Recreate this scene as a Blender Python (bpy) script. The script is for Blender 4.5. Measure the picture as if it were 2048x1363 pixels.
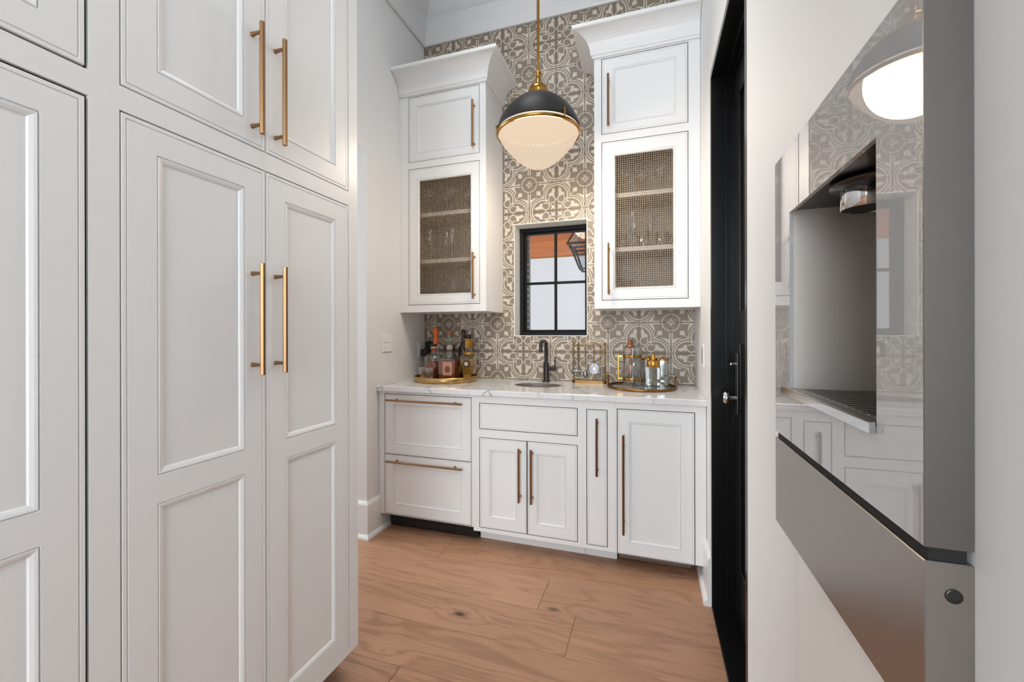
import bpy, math, random
from mathutils import Vector, Matrix
random.seed(7)
D = bpy.data
SC = bpy.context.scene
COL = SC.collection
for o in list(D.objects): D.objects.remove(o)
R = math.radians
PI = math.pi

# ------------------------------------------------------------------ camera
cam = D.cameras.new('camera'); co = D.objects.new('camera', cam); COL.objects.link(co)
cam.sensor_fit = 'HORIZONTAL'; cam.sensor_width = 36.0
cam.lens = 843.44 / 2048 * 36.0
cam.shift_y = -16.84 / 2048
cam.clip_start = 0.02
yaw, rol = 0.31774, -0.00209
fw = Vector((-math.sin(yaw), math.cos(yaw), 0)); rt = Vector((math.cos(yaw), math.sin(yaw), 0)); up = Vector((0, 0, 1))
r2 = rt * math.cos(rol) + up * math.sin(rol); u2 = -rt * math.sin(rol) + up * math.cos(rol)
m = Matrix((r2, u2, -fw)).transposed().to_4x4(); m.translation = (0, 0, 1.25)
co.matrix_world = m
SC.camera = co

# ------------------------------------------------------------------ world, sun, area lights, exposure
W = D.worlds.new('world'); SC.world = W; W.use_nodes = True
bg = W.node_tree.nodes['Background']; bg.inputs[0].default_value = (0.955, 0.965, 1.0, 1); bg.inputs[1].default_value = 0.80
def light(name, kind, loc, energy, color=(1, 1, 1), size=None, sizey=None, to=None, rot=None):
    l = D.lights.new(name, kind); l.energy = energy; l.color = color
    o = D.objects.new(name, l); COL.objects.link(o); o.location = loc
    if kind == 'AREA':
        l.shape = 'RECTANGLE' if sizey else 'SQUARE'; l.size = size
        if sizey: l.size_y = sizey
    elif size is not None:
        if kind == 'SUN': l.angle = size
        else: l.shadow_soft_size = size
    if to is not None:
        o.rotation_euler = (Vector(to) - Vector(loc)).to_track_quat('-Z', 'Y').to_euler()
    return o
light('sun', 'SUN', (0, 8, 8), 6.0, (1.0, 0.96, 0.9), size=R(2), to=(-1.5, 10.5, 3.2))
light('rear_fill_light', 'AREA', (-0.55, -3.7, 1.9), 100, (0.87, 0.95, 1.0), 1.55, 2.8, to=(-0.8, 2.0, 1.5))  # added fill from behind the camera; no window is built there
light('overhead_fill_light', 'AREA', (0.05, 0.1, 3.62), 28, (0.88, 0.95, 1.0), 0.35, 2.2, to=(-1.0, 0.4, 1.0))  # added fill above the camera, aimed at the tall cabinets; no fixture
light('hall_fill_light', 'AREA', (-0.75, 1.7, 3.66), 6, (0.88, 0.95, 1.0), 0.5, 0.5, to=(-0.75, 1.71, 0))  # added overhead fill for the far end, ceiling and crown; no fixture
light('side_fill_light', 'AREA', (0.22, -2.0, 1.6), 34, (0.87, 0.95, 1.0), 1.4, 2.0, to=(-1.3, 0.4, 1.1))  # added fill at rear right to brighten the tall cabinets; no window there
light('pantry_fill_light', 'AREA', (-3.5, 1.75, 1.6), 44, (0.88, 0.95, 1.0), 1.2, 1.8, to=(0, 1.75, 1.5))  # added fill shining in through the left opening; no window built
SC.view_settings.view_transform = 'Standard'
SC.view_settings.look = 'None'
SC.view_settings.gamma = 1.0
SC.view_settings.use_curve_mapping = False
SC.view_settings.exposure = 0.0

# ------------------------------------------------------------------ node helpers
def srgb(r, g, b):
    def f(c):
        c /= 255.0
        return c / 12.92 if c <= 0.04045 else ((c + 0.055) / 1.055) ** 2.4
    return (f(r), f(g), f(b), 1)
class NT:
    def __init__(s, nt): s.nt = nt
    def n(s, t, **kw):
        nd = s.nt.nodes.new(t)
        for k, v in kw.items(): setattr(nd, k, v)
        return nd
    def lk(s, a, b): s.nt.links.new(a, b)
    def m(s, op, a, b=None, c=None, clamp=False):
        nd = s.nt.nodes.new('ShaderNodeMath'); nd.operation = op; nd.use_clamp = clamp
        for i, v in enumerate((a, b, c)):
            if v is None: continue
            v = v.s if isinstance(v, E_) else v
            if isinstance(v, (int, float)): nd.inputs[i].default_value = v
            else: s.nt.links.new(v, nd.inputs[i])
        return E_(s, nd.outputs[0])
class E_:
    def __init__(s, T, sock): s.T = T; s.s = sock
    def __add__(s, o): return s.T.m('ADD', s, o)
    def __radd__(s, o): return s.T.m('ADD', s, o)
    def __sub__(s, o): return s.T.m('SUBTRACT', s, o)
    def __rsub__(s, o): return s.T.m('SUBTRACT', o, s)
    def __mul__(s, o): return s.T.m('MULTIPLY', s, o)
    def __rmul__(s, o): return s.T.m('MULTIPLY', s, o)
    def __truediv__(s, o): return s.T.m('DIVIDE', s, o)
    def lt(s, o): return s.T.m('LESS_THAN', s, o)
    def gt(s, o): return s.T.m('GREATER_THAN', s, o)
    def abs(s): return s.T.m('ABSOLUTE', s)
    def sqrt(s): return s.T.m('SQRT', s)
    def __gt__(s, o): return s.gt(o)
    def __lt__(s, o): return s.lt(o)
    def max(s, o): return s.T.m('MAXIMUM', s, o)
    def min(s, o): return s.T.m('MINIMUM', s, o)
def inp(p, name, v):
    if name in p.inputs: p.inputs[name].default_value = v
def mat(name, col, rough=0.5, metal=0.0, spec=None, emit=None, estr=0, coat=0, ior=None, bump=None):
    M = D.materials.new(name); M.use_nodes = True; nt = M.node_tree; p = nt.nodes['Principled BSDF']
    inp(p, 'Base Color', col); inp(p, 'Roughness', rough); inp(p, 'Metallic', metal)
    if spec is not None: inp(p, 'Specular IOR Level', spec)
    if ior: inp(p, 'IOR', ior)
    if emit: inp(p, 'Emission Color', emit); inp(p, 'Emission Strength', estr)
    if coat: inp(p, 'Coat Weight', coat); inp(p, 'Coat Roughness', 0.05)
    if bump:
        T = NT(nt); tc = T.n('ShaderNodeTexCoord'); nz = T.n('ShaderNodeTexNoise'); nz.inputs['Scale'].default_value = bump[0]
        T.lk(tc.outputs['Object'], nz.inputs['Vector']); b = T.n('ShaderNodeBump'); b.inputs['Strength'].default_value = bump[1]; b.inputs['Distance'].default_value = 0.002
        T.lk(nz.outputs[0], b.inputs['Height']); T.lk(b.outputs[0], p.inputs['Normal'])
    return M

WHITE = srgb(232, 232, 232)
M_wall = mat('painted_wall', srgb(229, 229, 229), 0.6, bump=(60, 0.08))
M_ceil = mat('painted_ceiling', srgb(226, 226, 227), 0.7)
M_crown = mat('painted_crown', srgb(226, 226, 227), 0.3)
M_cab = mat('cabinet_paint', srgb(236, 236, 236), 0.32, spec=0.4)
M_cabin = mat('cabinet_interior', srgb(196, 180, 162), 0.6)
M_shelf = mat('shelf_edge_paint', srgb(235, 224, 214), 0.5)
M_black = mat('black_door_paint', (0.0035, 0.0035, 0.0038, 1), 0.28, spec=0.35)
M_blackmatte = mat('matte_black', (0.012, 0.012, 0.013, 1), 0.38)
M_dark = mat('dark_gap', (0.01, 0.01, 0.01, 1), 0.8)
M_winframe = mat('black_window_frame', (0.004, 0.0045, 0.006, 1), 0.45, spec=0.2)
M_brass = mat('satin_brass', srgb(152, 118, 84), 0.38, 1.0, bump=(300, 0.05))
M_goldp = mat('polished_gold', srgb(176, 132, 66), 0.2, 1.0)
M_goldb = mat('brushed_gold', srgb(196, 160, 104), 0.3, 1.0)
M_copper = mat('copper', srgb(205, 140, 108), 0.22, 1.0)
M_chrome = mat('chrome', (0.72, 0.72, 0.73, 1), 0.1, 1.0)
M_tool = mat('tool_steel', (0.34, 0.34, 0.35, 1), 0.25, 1.0)
M_dome = mat('bronze_black_enamel', srgb(30, 27, 28), 0.5)
M_plastic = mat('white_plastic', srgb(236, 236, 236), 0.4)
M_grille = mat('bronze_grille', srgb(120, 100, 88), 0.45, 0.3)
M_glasswall = mat('painted_render_wall', srgb(236, 236, 240), 0.8)
M_sidesh = mat('blue_grey_siding', srgb(150, 172, 184), 0.7)
M_ground = mat('pale_concrete', srgb(214, 208, 200), 0.85)
M_sinkm = mat('brushed_sink', srgb(120, 108, 102), 0.45, 0.3)

def steel(name, col, rough, axis):
    M = mat(name, col, rough, 1.0); nt = M.node_tree; T = NT(nt); p = nt.nodes['Principled BSDF']
    tc = T.n('ShaderNodeTexCoord'); mp = T.n('ShaderNodeMapping'); sc = [900, 900, 900]; sc[axis] = 6
    mp.inputs['Scale'].default_value = sc; T.lk(tc.outputs['Object'], mp.inputs['Vector'])
    nz = T.n('ShaderNodeTexNoise'); nz.inputs['Scale'].default_value = 1.0; nz.inputs['Detail'].default_value = 2
    T.lk(mp.outputs[0], nz.inputs['Vector'])
    b = T.n('ShaderNodeBump'); b.inputs['Strength'].default_value = 0.08; b.inputs['Distance'].default_value = 0.0005
    T.lk(nz.outputs[0], b.inputs['Height']); T.lk(b.outputs[0], p.inputs['Normal'])
    return M
M_steel = steel('brushed_steel', srgb(160, 155, 150), 0.3, 1)
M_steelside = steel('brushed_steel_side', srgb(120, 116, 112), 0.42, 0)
M_steeldark = mat('dark_steel', srgb(70, 68, 66), 0.25, 0.9)
M_machglass = mat('white_glass', srgb(178, 179, 180), 0.0, 0.0, ior=2.15)

def thin_glass(name, tint, base=0.06, edge=0.55, rough=0.02):
    M = D.materials.new(name); M.use_nodes = True; nt = M.node_tree; T = NT(nt)
    for n in list(nt.nodes): nt.nodes.remove(n)
    out = T.n('ShaderNodeOutputMaterial'); tr = T.n('ShaderNodeBsdfTransparent'); tr.inputs[0].default_value = tint
    gl = T.n('ShaderNodeBsdfGlossy'); gl.inputs['Roughness'].default_value = rough; gl.inputs[0].default_value = (1, 1, 1, 1)
    lw = T.n('ShaderNodeLayerWeight'); lw.inputs[0].default_value = 0.35
    f = T.m('MULTIPLY_ADD', lw.outputs['Facing'], edge, base, clamp=True)
    mx = T.n('ShaderNodeMixShader'); T.lk(f.s, mx.inputs[0]); T.lk(tr.outputs[0], mx.inputs[1]); T.lk(gl.outputs[0], mx.inputs[2])
    T.lk(mx.outputs[0], out.inputs[0]); return M
def liquid(name, col, mixd=0.35):
    M = D.materials.new(name); M.use_nodes = True; nt = M.node_tree; T = NT(nt)
    for n in list(nt.nodes): nt.nodes.remove(n)
    out = T.n('ShaderNodeOutputMaterial'); tr = T.n('ShaderNodeBsdfTransparent'); tr.inputs[0].default_value = col
    df = T.n('ShaderNodeBsdfPrincipled'); df.inputs['Base Color'].default_value = col; df.inputs['Roughness'].default_value = 0.15
    mx = T.n('ShaderNodeMixShader'); mx.inputs[0].default_value = mixd
    T.lk(tr.outputs[0], mx.inputs[1]); T.lk(df.outputs[0], mx.inputs[2]); T.lk(mx.outputs[0], out.inputs[0]); return M
M_glass = thin_glass('clear_glass', (0.93, 0.94, 0.94, 1), 0.05, 0.6)
M_stem = thin_glass('stemware_glass', (0.95, 0.95, 0.95, 1), 0.05, 0.8, 0.12)
M_pane = thin_glass('window_glass', (0.96, 0.97, 0.98, 1), 0.01, 0.12)
M_whisky = liquid('amber_spirit', srgb(176, 84, 30), 0.4)
M_pink = liquid('rose_amber_spirit', srgb(196, 112, 78), 0.45)
M_tequila = liquid('golden_spirit', srgb(222, 176, 70), 0.35)
M_darkglass = mat('dark_brown_glass', (0.02, 0.009, 0.006, 1), 0.08)
M_orange = mat('orange_foil', srgb(226, 112, 56), 0.35, 0.3)
M_goldlab = mat('gold_label', srgb(176, 134, 62), 0.4, 0.7)
M_pinklab = mat('copper_label', srgb(206, 150, 122), 0.5)
M_redlab = mat('red_label', srgb(138, 60, 38), 0.5)
M_cream = mat('cream_label', srgb(205, 190, 160), 0.5)

# opal glass: lets part of the bulb's light through, glows itself
def opal():
    M = D.materials.new('opal_glass'); M.use_nodes = True; nt = M.node_tree; T = NT(nt)
    for n in list(nt.nodes): nt.nodes.remove(n)
    out = T.n('ShaderNodeOutputMaterial'); em = T.n('ShaderNodeEmission')
    em.inputs[0].default_value = (1.0, 0.80, 0.62, 1); em.inputs[1].default_value = 0.57
    df = T.n('ShaderNodeBsdfPrincipled'); df.inputs['Base Color'].default_value = (0.30, 0.28, 0.26, 1); df.inputs['Roughness'].default_value = 0.25
    ad = T.n('ShaderNodeAddShader'); T.lk(em.outputs[0], ad.inputs[0])
    mxd = T.n('ShaderNodeMixShader'); mxd.inputs[0].default_value = 0.05
    tl = T.n('ShaderNodeBsdfTranslucent'); tl.inputs[0].default_value = (0.0009, 0.00066, 0.00048, 1)
    T.lk(tl.outputs[0], mxd.inputs[1]); T.lk(df.outputs[0], mxd.inputs[2]); T.lk(mxd.outputs[0], ad.inputs[1])
    tr = T.n('ShaderNodeBsdfTransparent'); mx = T.n('ShaderNodeMixShader'); mx.inputs[0].default_value = 0.12
    T.lk(ad.outputs[0], mx.inputs[1]); T.lk(tr.outputs[0], mx.inputs[2]); T.lk(mx.outputs[0], out.inputs[0]); return M
M_opal = opal()

def marble(name, base, vein, scale, strength):
    M = mat(name, base, 0.12); nt = M.node_tree; T = NT(nt); p = nt.nodes['Principled BSDF']
    g = T.n('ShaderNodeNewGeometry')
    n0 = T.n('ShaderNodeTexNoise'); n0.inputs['Scale'].default_value = scale * 0.8; n0.inputs['Detail'].default_value = 5
    T.lk(g.outputs['Position'], n0.inputs['Vector'])
    vm = T.n('ShaderNodeVectorMath', operation='MULTIPLY_ADD'); vm.inputs[1].default_value = (0.7, 0.7, 0.7)
    T.lk(n0.outputs['Color'], vm.inputs[0]); T.lk(g.outputs['Position'], vm.inputs[2])
    vo = T.n('ShaderNodeTexVoronoi', feature='DISTANCE_TO_EDGE'); vo.inputs['Scale'].default_value = scale
    T.lk(vm.outputs[0], vo.inputs['Vector'])
    nm = T.n('ShaderNodeTexNoise'); nm.inputs['Scale'].default_value = scale * 1.3; T.lk(g.outputs['Position'], nm.inputs['Vector'])
    d = E_(T, vo.outputs[0])
    v = T.m('SUBTRACT', 1.0, d / 0.028, clamp=True)
    mk = T.m('MULTIPLY_ADD', nm.outputs[0], 4.0, -1.45, clamp=True)
    cloud = T.m('MULTIPLY_ADD', n0.outputs[0], 1.4, -0.6, clamp=True) * 0.16
    f = T.m('ADD', v * mk * strength, cloud, clamp=True)
    mx = T.n('ShaderNodeMix', data_type='RGBA'); mx.inputs[6].default_value = base; mx.inputs[7].default_value = vein
    T.lk(f.s, mx.inputs[0]); T.lk(mx.outputs[2], p.inputs['Base Color'])
    return M
M_marble = marble('white_marble', srgb(228, 228, 230), srgb(96, 102, 114), 2.9, 0.8)
M_stone = marble('green_white_stone', srgb(244, 246, 242), srgb(176, 188, 176), 9.0, 0.5)

def oak(name, lo, hi, rough=0.42, knots=True, sy=1.0):
    M = mat(name, lo, rough); nt = M.node_tree; T = NT(nt); p = nt.nodes['Principled BSDF']
    g = T.n('ShaderNodeNewGeometry'); oi = T.n('ShaderNodeObjectInfo')
    off = T.n('ShaderNodeVectorMath', operation='SCALE'); cb = T.n('ShaderNodeCombineXYZ')
    for i in range(3): T.lk(oi.outputs['Random'], cb.inputs[i])
    T.lk(cb.outputs[0], off.inputs[0]); off.inputs['Scale'].default_value = 37.0
    ad = T.n('ShaderNodeVectorMath', operation='ADD'); T.lk(g.outputs['Position'], ad.inputs[0]); T.lk(off.outputs[0], ad.inputs[1])
    mp = T.n('ShaderNodeMapping'); mp.inputs['Scale'].default_value = (1.1, 9.0 * sy, 9.0); T.lk(ad.outputs[0], mp.inputs['Vector'])
    # knots warp the grain around them
    mk = T.n('ShaderNodeMapping'); mk.inputs['Scale'].default_value = (2.6, 5.2 * sy, 1.0); T.lk(ad.outputs[0], mk.inputs['Vector'])
    vo = T.n('ShaderNodeTexVoronoi'); vo.inputs['Scale'].default_value = 1.0; T.lk(mk.outputs[0], vo.inputs['Vector'])
    rnd = T.n('ShaderNodeSeparateColor'); T.lk(vo.outputs['Color'], rnd.inputs[0])
    has = E_(T, rnd.outputs[0]).gt(0.45)
    kd = E_(T, vo.outputs['Distance'])
    kn = T.m('SUBTRACT', 1.0, kd / 0.11, clamp=True) * has
    warp = T.m('SUBTRACT', 1.0, kd / 0.4, clamp=True) * has
    n1 = T.n('ShaderNodeTexNoise'); n1.inputs['Scale'].default_value = 1.0; n1.inputs['Detail'].default_value = 3; n1.inputs['Distortion'].default_value = 0.6
    T.lk(mp.outputs[0], n1.inputs['Vector'])
    ring = T.m('SINE', (E_(T, n1.outputs[0]) * 38.0) + warp * 9.0)
    ring = T.m('POWER', (ring * 0.5) + 0.5, 3.0) * 0.5
    mp2 = T.n('ShaderNodeMapping'); mp2.inputs['Scale'].default_value = (8.0, 260.0 * sy, 260.0); T.lk(ad.outputs[0], mp2.inputs['Vector'])
    n2 = T.n('ShaderNodeTexNoise'); n2.inputs['Scale'].default_value = 1.0; n2.inputs['Detail'].default_value = 3; T.lk(mp2.outputs[0], n2.inputs['Vector'])
    n3 = T.n('ShaderNodeTexNoise'); n3.inputs['Scale'].default_value = 1.4; T.lk(ad.outputs[0], n3.inputs['Vector'])
    f = ring * 0.46 + E_(T, n2.outputs[0]) * 0.55 + E_(T, n3.outputs[0]) * 0.35 + E_(T, oi.outputs['Random']) * 0.34 - 0.28
    f = T.m('ADD', f, 0.0, clamp=True)
    mx = T.n('ShaderNodeMix', data_type='RGBA'); mx.inputs[6].default_value = hi; mx.inputs[7].default_value = lo; T.lk(f.s, mx.inputs[0])
    mx2 = T.n('ShaderNodeMix', data_type='RGBA'); mx2.inputs[7].default_value = (lo[0] * 0.25, lo[1] * 0.2, lo[2] * 0.18, 1)
    kf = T.m('MULTIPLY', kn, 1.3 if knots else 0.0, clamp=True); T.lk(kf.s, mx2.inputs[0]); T.lk(mx.outputs[2], mx2.inputs[6])
    T.lk(mx2.outputs[2], p.inputs['Base Color'])
    b = T.n('ShaderNodeBump'); b.inputs['Strength'].default_value = 0.15; b.inputs['Distance'].default_value = 0.001
    T.lk(n2.outputs[0], b.inputs['Height']); T.lk(b.outputs[0], p.inputs['Normal'])
    return M
M_oak = oak('oak_plank', srgb(112, 76, 54), srgb(194, 148, 117))
M_cedar = oak('cedar_board', srgb(170, 80, 4), srgb(240, 140, 18), 0.7)

# ------------------------------------------------------------------ tile pattern: quatrefoil corner at uv (0,0), circle corner at (1,1)
def tile_mat():
    M = mat('patterned_tile', srgb(128, 117, 102), 0.42); nt = M.node_tree; T = NT(nt); p = nt.nodes['Principled BSDF']
    uv = T.n('ShaderNodeUVMap'); sp = T.n('ShaderNodeSeparateXYZ'); T.lk(uv.outputs[0], sp.inputs[0])
    nz = T.n('ShaderNodeTexNoise'); g = T.n('ShaderNodeNewGeometry'); nz.inputs['Scale'].default_value = 90; T.lk(g.outputs['Position'], nz.inputs['Vector'])
    j = (E_(T, nz.outputs[0]) - 0.5) * 0.018
    u = E_(T, sp.outputs[0]) + j; v = E_(T, sp.outputs[1]) + j
    P = u.max(v); Q = u.min(v); A = 1.0 - P; B = 1.0 - Q
    def dist(x, y, cx, cy): 
        a = x - cx; b = y - cy
        return (a * a + b * b).sqrt()
    def band(d, r, w): return (d - r).abs().lt(w)
    def ell(x, y, cx, cy, rx, ry):
        a = (x - cx) / rx; b = (y - cy) / ry
        return (a * a + b * b).lt(1.0)
    def dia(x, y, cx, cy, rx, ry): return ((x - cx).abs() / rx + (y - cy).abs() / ry).lt(1.0)
    AB = lambda a: a.abs()
    MX = lambda a, b: a.max(b)
    SQ = lambda a: a.sqrt()
    LT = lambda a, b: a.lt(b)
    L=dist(P,Q,0.5,0.0)
    F=[band(L,0.468,0.016)*(P>0.44), band(L,0.39,0.021)*(P>0.355)]
    F.append(band(dist(P,Q,0.385,0.165),0.123,0.016)*(1-(P>0.47)*(Q>0.14)))
    F.append((AB(P-0.385)<0.014)*(Q<0.05))
    F.append(dia(P,Q,0.355,0.355,0.05,0.05))
    F+=[dia(P,Q,0.70,0.115,0.125,0.06), ell(P,Q,0.645,0.135,0.07,0.055), ell(P,Q,0.575,0.165,0.07,0.065), ell(P,Q,0.585,0.235,0.038,0.045), ell(P,Q,0.535,0.25,0.028,0.035), ell(P,Q,0.555,0.105,0.055,0.028)]
    s2=AB(u-v)
    F.append((MX(AB(u-0.125),AB(v-0.125))<0.078)*(1-MX(MX(LT(dist(u,v,0.125,0.235),0.06),LT(dist(u,v,0.125,0.015),0.06)),MX(LT(dist(u,v,0.015,0.125),0.06),LT(dist(u,v,0.235,0.125),0.06)))))
    F.append((s2<0.016)*(u+v>0.36)*(u+v<0.50))
    C=dist(A,B,0.0,0.0)
    F.append(band(C,0.272,0.014))
    F.append(((SQ(A)+SQ(B))<0.43)*(1-(A<0.008)))
    F.append((A<0.032)*(A>0.008)*(B<0.13))
    F.append((A>0.014)*(A<0.055)*(B>0.335)*(B<0.66))
    Lx=L-0.484
    F.append((Lx>0.045)*((Lx+A*0.34)<0.160)*(A<0.40)*(A>0.014)*(B<0.68))
    F.append((AB(A-0.345)<0.075)*(AB(B-0.345)<0.075)*(1-MX(LT(dist(A,B,0.30,0.45),0.045),LT(dist(A,B,0.45,0.30),0.045))))
    F.append((s2<0.016)*((A+B)>0.78)*((A+B)<1.04))
    F.append((B>0.70)*((B+A*1.5)<0.83)*(1-(B>0.722)*((B+A*1.5)<0.79)*(A<0.03)))
    tot = F[0]
    for f in F[1:]: tot = tot.max(f)
    tot = T.m('ADD', tot, 0.0, clamp=True)
    nb = T.n('ShaderNodeTexNoise'); nb.inputs['Scale'].default_value = 3.0; T.lk(g.outputs['Position'], nb.inputs['Vector'])
    oi = T.n('ShaderNodeObjectInfo')
    mxb = T.n('ShaderNodeMix', data_type='RGBA'); mxb.inputs[6].default_value = srgb(143, 127, 106); mxb.inputs[7].default_value = srgb(126, 116, 104)
    bf = T.m('ADD', E_(T, nb.outputs[0]) * 0.8 + E_(T, oi.outputs['Random']) * 0.5, -0.15, clamp=True); T.lk(bf.s, mxb.inputs[0])
    mx = T.n('ShaderNodeMix', data_type='RGBA'); mx.inputs[7].default_value = srgb(206, 196, 183); T.lk(mxb.outputs[2], mx.inputs[6])
    T.lk(tot.s, mx.inputs[0]); T.lk(mx.outputs[2], p.inputs['Base Color'])
    return M
M_tile = tile_mat()
M_grout = mat('grout', srgb(112, 102, 90), 0.8)

# ------------------------------------------------------------------ mesh builder
def wloc(o):
    v = Vector((0, 0, 0))
    while o is not None:
        v += Vector(o.location); o = o.parent
    return v
class MB:
    def __init__(s): s.v = []; s.f = []; s.uv = []; s.sm = []
    def add(s, vs, fs, smooth=False, uvs=None):
        b = len(s.v); s.v += [tuple(q) for q in vs]
        for i, f in enumerate(fs):
            s.f.append(tuple(b + k for k in f)); s.sm.append(smooth)
            s.uv.append(uvs[i] if uvs else None)
        return s
    def box(s, x0, x1, y0, y1, z0, z1, bev=0.0):
        if x0 > x1: x0, x1 = x1, x0
        if y0 > y1: y0, y1 = y1, y0
        if z0 > z1: z0, z1 = z1, z0
        if bev <= 0:
            vs = [(x0, y0, z0), (x1, y0, z0), (x1, y1, z0), (x0, y1, z0), (x0, y0, z1), (x1, y0, z1), (x1, y1, z1), (x0, y1, z1)]
            return s.add(vs, [(0, 3, 2, 1), (4, 5, 6, 7), (0, 1, 5, 4), (1, 2, 6, 5), (2, 3, 7, 6), (3, 0, 4, 7)])
        b = min(bev, (x1 - x0) / 2.1, (y1 - y0) / 2.1, (z1 - z0) / 2.1)
        X, Y, Z = (x0, x1), (y0, y1), (z0, z1); vs = []; idx = {}
        for i in (0, 1):
            for j in (0, 1):
                for k in (0, 1):
                    c = (X[i], Y[j], Z[k]); sg = (1 if i == 0 else -1, 1 if j == 0 else -1, 1 if k == 0 else -1)
                    for a in range(3):
                        q = [c[t] + (0 if t == a else sg[t] * b) for t in range(3)]
                        idx[(i, j, k, a)] = len(vs); vs.append(q)
        fs = []
        for a in range(3):
            o1, o2 = [t for t in range(3) if t != a]
            for w in (0, 1):
                q = []
                for (p1, p2) in ((0, 0), (1, 0), (1, 1), (0, 1)):
                    c = [0, 0, 0]; c[a] = w; c[o1] = p1; c[o2] = p2; q.append(idx[(c[0], c[1], c[2], a)])
                fs.append(tuple(q))
        for a in range(3):                       # edge along axis a
            o1, o2 = [t for t in range(3) if t != a]
            for p1 in (0, 1):
                for p2 in (0, 1):
                    c0 = [0, 0, 0]; c0[o1] = p1; c0[o2] = p2; c1 = list(c0); c1[a] = 1
                    fs.append((idx[(*c0, o1)], idx[(*c1, o1)], idx[(*c1, o2)], idx[(*c0, o2)]))
        for i in (0, 1):
            for j in (0, 1):
                for k in (0, 1): fs.append((idx[(i, j, k, 0)], idx[(i, j, k, 1)], idx[(i, j, k, 2)]))
        return s.add(vs, fs)
    def tube(s, pts, r, n=12, cap=True, smooth=True, rot=0.0):
        pts = [Vector(p) for p in pts]; rs = r if isinstance(r, (list, tuple)) else [r] * len(pts)
        vs = []; prev = None
        for i, p in enumerate(pts):
            d = (pts[min(i + 1, len(pts) - 1)] - pts[max(i - 1, 0)]).normalized()
            if prev is None:
                ref = Vector((0, 0, 1)) if abs(d.z) < 0.9 else Vector((1, 0, 0))
                a = d.cross(ref).normalized()
            else: a = (prev - d * prev.dot(d)).normalized()
            prev = a; b = d.cross(a)
            for k in range(n):
                t = 2 * PI * k / n + rot
                vs.append(p + (a * math.cos(t) + b * math.sin(t)) * rs[i])
        fs = []
        for i in range(len(pts) - 1):
            for k in range(n): fs.append((i * n + k, i * n + (k + 1) % n, (i + 1) * n + (k + 1) % n, (i + 1) * n + k))
        s.add(vs, fs, smooth)
        if cap:
            s.add(vs[:n], [tuple(range(n))]); s.add(vs[-n:], [tuple(range(n))])
        return s
    def lathe(s, prof, c=(0, 0), n=32, smooth=True, sx=1.0, sy=1.0, rot=0.0):
        vs = []; m_ = len(prof)
        for (r, z) in prof:
            for k in range(n):
                t = 2 * PI * k / n + rot; vs.append((c[0] + r * math.cos(t) * sx, c[1] + r * math.sin(t) * sy, z))
        fs = [(i * n + k, i * n + (k + 1) % n, (i + 1) * n + (k + 1) % n, (i + 1) * n + k) for i in range(m_ - 1) for k in range(n)]
        return s.add(vs, fs, smooth)
    def prism(s, poly, axis, a0, a1):
        """poly of 2-d points in the plane of the two other axes, extruded along axis"""
        def P3(p, t):
            q = list(p); q.insert(axis, t); return tuple(q)
        n = len(poly); vs = [P3(p, a0) for p in poly] + [P3(p, a1) for p in poly]
        fs = [(i, (i + 1) % n, n + (i + 1) % n, n + i) for i in range(n)] + [tuple(range(n)), tuple(range(n, 2 * n))]
        return s.add(vs, fs)
    def build(s, name, m_, parent=None, uv=False):
        me = D.meshes.new(name); L = wloc(parent) if parent else Vector((0, 0, 0))
        me.from_pydata([(x - L.x, y - L.y, z - L.z) for x, y, z in s.v], [], s.f)
        me.materials.append(m_)
        me.polygons.foreach_set('use_smooth', s.sm)
        if uv:
            lay = me.uv_layers.new(name='UVMap')
            for pl, u in zip(me.polygons, s.uv):
                for q, li in enumerate(pl.loop_indices): lay.data[li].uv = u[q] if u else (0, 0)
        me.update()
        o = D.objects.new(name, me); COL.objects.link(o)
        if parent: o.parent = parent
        return o
def tag(o, label=None, cat=None, group=None, kind=None):
    if label: o['label'] = label
    if cat: o['category'] = cat
    if group: o['group'] = group
    if kind: o['kind'] = kind
    return o
def thing(name, label, cat, loc=(0, 0, 0), group=None):
    o = D.objects.new(name, None); COL.objects.link(o); o.location = loc; o.empty_display_size = 0.05
    return tag(o, label, cat, group)
def struct(name, label=None):
    o = D.objects.new(name, None); COL.objects.link(o); o.empty_display_size = 0.1
    return tag(o, label, None, None, 'structure')
def sbox(name, m_, parent, *b, bev=0.0): return MB().box(*b, bev=bev).build(name, m_, parent)
def copy_tree(o, parent=None):
    c = o.copy(); COL.objects.link(c); c.parent = parent
    for ch in [x for x in o.children]: copy_tree(ch, c)
    return c

XL, XR, YB, ZC, ZT = -1.645, 0.262, 2.86, 3.72, 3.425
YF, YU, XT, CT = 2.285, 2.53, -1.03, 0.917

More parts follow.
